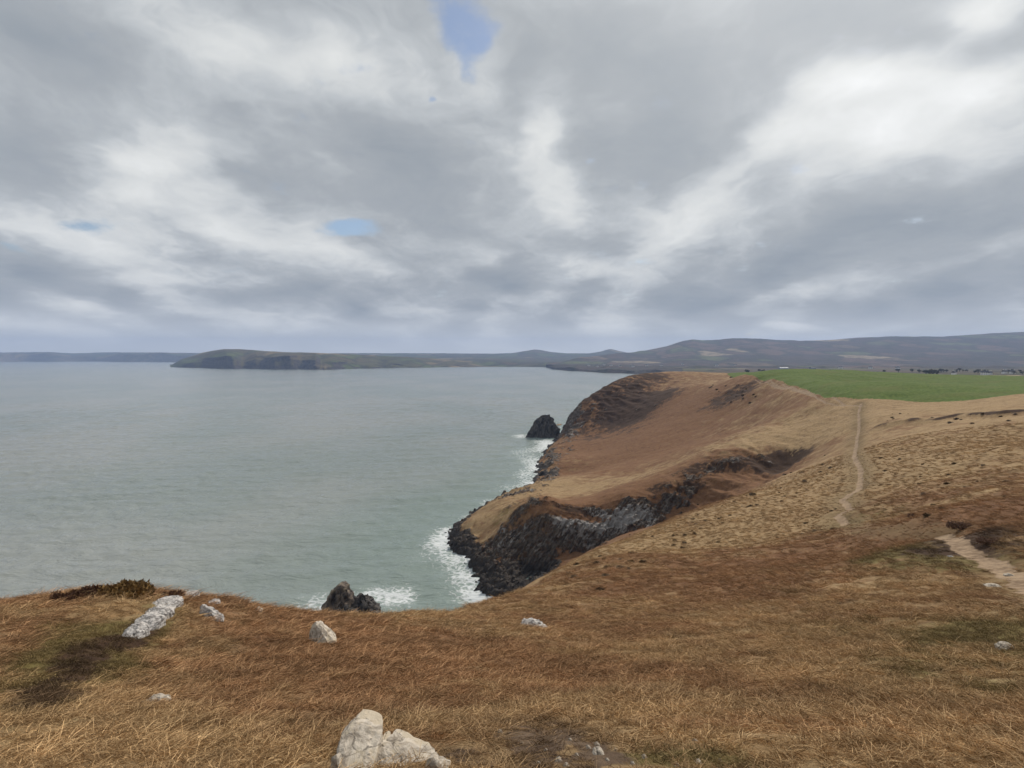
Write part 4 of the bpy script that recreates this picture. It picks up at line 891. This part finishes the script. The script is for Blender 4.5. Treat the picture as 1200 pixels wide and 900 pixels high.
# ------------------------------------------------------------------ far trees, houses, barns
dg = bpy.context.evaluated_depsgraph_get(); dg.update()
from mathutils.bvhtree import BVHTree
bv = [BVHTree.FromObject(o, dg) for o in COL.objects if o.name in ('lowland', 'hills', 'ground', 'coastal_plain')]
def far_hit(px, py, Yapprox):
    """ground height under a far spot"""
    a = at(px, py, Yapprox); best = None
    for b_ in bv:
        h = b_.ray_cast(Vector((a.x, a.y, 900)), Vector((0, 0, -1)))
        if h[0] is not None and (best is None or h[0].z > best.z): best = h[0]
    return best if best is not None else a
crowns = [foliage_mesh('crown', [(random.uniform(-.3, .3), random.uniform(-.3, .3), .55 + random.uniform(-.1, .15), random.uniform(.28, .45), random.uniform(.25, .4)) for _ in range(5)], 260, .16, m_tree, 300 + k) for k in range(3)]
trunkm = stems_mesh('trunk', .6, .22, 5, 310, .05)
for k in range(34):
    if k < 7: a, Yt = 1086 + k * 2.1 + random.uniform(-1, 1), 1120 + random.uniform(-20, 30)
    else: a, Yt = random.choice([random.uniform(1020, 1080), random.uniform(1118, 1200), random.uniform(860, 990), random.uniform(1060, 1200)]), random.uniform(1100, 1600)
    g = far_hit(a, 438, Yt); r = empty('tree', g + Vector((0, 0, -.2))); s_ = random.uniform(5, 9.5) if k >= 7 else random.uniform(8, 11); r.scale = (s_ * 1.15, s_ * 1.15, s_)
    r.rotation_euler = (0, 0, random.uniform(0, 6))
    tag(r, 'dark bare hedgerow tree in the clump beyond the green field' if k < 7 else 'dark hedgerow tree among the far fields beyond the green field', 'tree', 'dark trees clumped beyond the field' if k < 7 else 'trees along the far hedgerows')
    for nm, me in (('crown', crowns[k % 3]), ('trunk', trunkm)):
        o = bpy.data.objects.new(nm, me); COL.objects.link(o); o.parent = r
m_wall, t, b = mat("white_render", .9); t.put(b.inputs['Base Color'], t.mix(t.noise(t.new('ShaderNodeTexCoord').outputs['Object'], 3, 4), (.70, .69, .66), (.82, .81, .79)))
m_roof, t, b = mat("slate_roof", .8); t.put(b.inputs['Base Color'], t.mix(t.noise(t.new('ShaderNodeTexCoord').outputs['Object'], 5, 4), (.06, .06, .07), (.11, .11, .12)))
m_shed, t, b = mat("pale_sheeting", .6); t.put(b.inputs['Base Color'], t.mix(t.noise(t.new('ShaderNodeTexCoord').outputs['Object'], 2, 3), (.20, .22, .26), (.27, .29, .33)))
m_pane, t, b = mat("window_glass", .1, .5); t.put(b.inputs['Base Color'], (.03, .035, .04))
def boxm(name, x0, x1, y0, y1, z0, z1, m_, parent):
    v = [(x, y, z) for z in (z0, z1) for (x, y) in ((x0, y0), (x1, y0), (x1, y1), (x0, y1))]
    return mesh_obj(name, v, [[3, 2, 1, 0], [4, 5, 6, 7], [0, 1, 5, 4], [1, 2, 6, 5], [2, 3, 7, 6], [3, 0, 4, 7]], m_, False, parent)
def house(label, px, py, Yh, L_, D_, Hh, rise, wm, rm, yaw, windows=3, cat='house', name='house', group=None):
    g = far_hit(px, py, Yh); r = empty(name, g); r.rotation_euler = (0, 0, yaw); tag(r, label, cat, group)
    x, y = L_ / 2, D_ / 2
    mesh_obj('wall', [(-x, -y, -1), (x, -y, -1), (x, y, -1), (-x, y, -1), (-x, -y, Hh), (x, -y, Hh), (x, y, Hh), (-x, y, Hh), (-x, 0, Hh + rise - .05), (x, 0, Hh + rise - .05)], [[0, 1, 5, 4], [2, 3, 7, 6], [1, 2, 6, 9, 5], [3, 0, 4, 8, 7]], wm, False, r)
    e_ = .4
    ro = mesh_obj('roof', [(-x - e_, -y - e_, Hh - .15), (x + e_, -y - e_, Hh - .15), (x + e_, 0, Hh + rise), (-x - e_, 0, Hh + rise), (-x - e_, y + e_, Hh - .15), (x + e_, y + e_, Hh - .15), (-x - e_, -y - e_, Hh - .4), (x + e_, -y - e_, Hh - .4), (x + e_, y + e_, Hh - .4), (-x - e_, y + e_, Hh - .4)],
                  [[0, 1, 2, 3], [3, 2, 5, 4], [6, 7, 1, 0], [9, 4, 5, 8], [7, 8, 5, 2, 1], [6, 0, 3, 4, 9], [6, 9, 8, 7]], rm, False, r)
    if cat == 'house':
        for sx_ in (-1, 1): boxm('chimney', sx_ * (x - .6) - .4, sx_ * (x - .6) + .4, -.35, .35, Hh + rise - .6, Hh + rise + 1.3, wm, ro)
        for f_ in range(2):
            for k in range(windows):
                cx = -x + (k + .5) * L_ / windows
                boxm('window', cx - .5, cx + .5, -y - .05, -y + .05, .9 + f_ * 2.6, 2.2 + f_ * 2.6, m_pane, r)
    return r
house('white farmhouse right of the dark tree clump beyond the green field', 1118, 439, 1100, 8, 6, 4.8, 3, m_wall, m_roof, .6)
house('larger white house, left one of the close pair beyond the green field', 1153, 439, 1100, 9, 6.5, 5, 3, m_wall, m_roof, -.5)
house('smaller white house, right one of the close pair beyond the green field', 1160, 439, 1120, 6, 5, 4, 2.6, m_wall, m_roof, .3)
house('grey roofed white house at far right beyond the field', 1177, 438, 1210, 7, 6, 4.8, 2.8, m_wall, m_roof, .2)
house('grey roofed white house at the right edge beyond the field', 1186, 438, 1230, 8, 6, 4.8, 2.8, m_wall, m_roof, -.2)
house('long pale grey barn low in the valley beyond the green field', 918, 434, 2300, 34, 14, 5, 3, m_shed, m_shed, .1, cat='barn', name='barn')
house('small pale barn in the valley right of the long barn', 952, 435, 2200, 20, 12, 6, 3, m_shed, m_roof, .3, cat='barn', name='barn')
for k, (a, Yh) in enumerate([(700, 3300), (716, 3350), (727, 3250), (742, 3300), (758, 3400), (775, 3600), (840, 3500), (862, 3300), (985, 2600), (1020, 2500), (1052, 2400), (690, 3500), (800, 3700), (708, 3600)]):
    house('tiny white house on the far side of the bay among trees', a, 433, Yh, 14, 9, 6, 3.5, m_wall, m_roof, random.uniform(-.7, .7), 2, group='tiny white houses across the bay')

# ------------------------------------------------------------------ air
m = bpy.data.materials.new("haze"); m.use_nodes = True; t = NT(m.node_tree); t.n.clear()
pv = t.new('ShaderNodeVolumePrincipled'); pv.inputs['Color'].default_value = (.46, .63, 1.0, 1); pv.inputs['Density'].default_value = 8.5e-5; pv.inputs['Anisotropy'].default_value = .0
mo = t.new('ShaderNodeOutputMaterial'); t.l.new(pv.outputs[0], mo.inputs['Volume'])
x0, x1, y0, y1, z0, z1 = -17000, 17000, -200, 13200, -22, 460
hz = mesh_obj('haze', [(x, y, z) for z in (z0, z1) for (x, y) in ((x0, y0), (x1, y0), (x1, y1), (x0, y1))], [[3, 2, 1, 0], [4, 5, 6, 7], [0, 1, 5, 4], [1, 2, 6, 5], [2, 3, 7, 6], [3, 0, 4, 7]], m, False)
tag(hz, 'thin blue haze over the bay and the far hills', 'haze', kind='stuff')
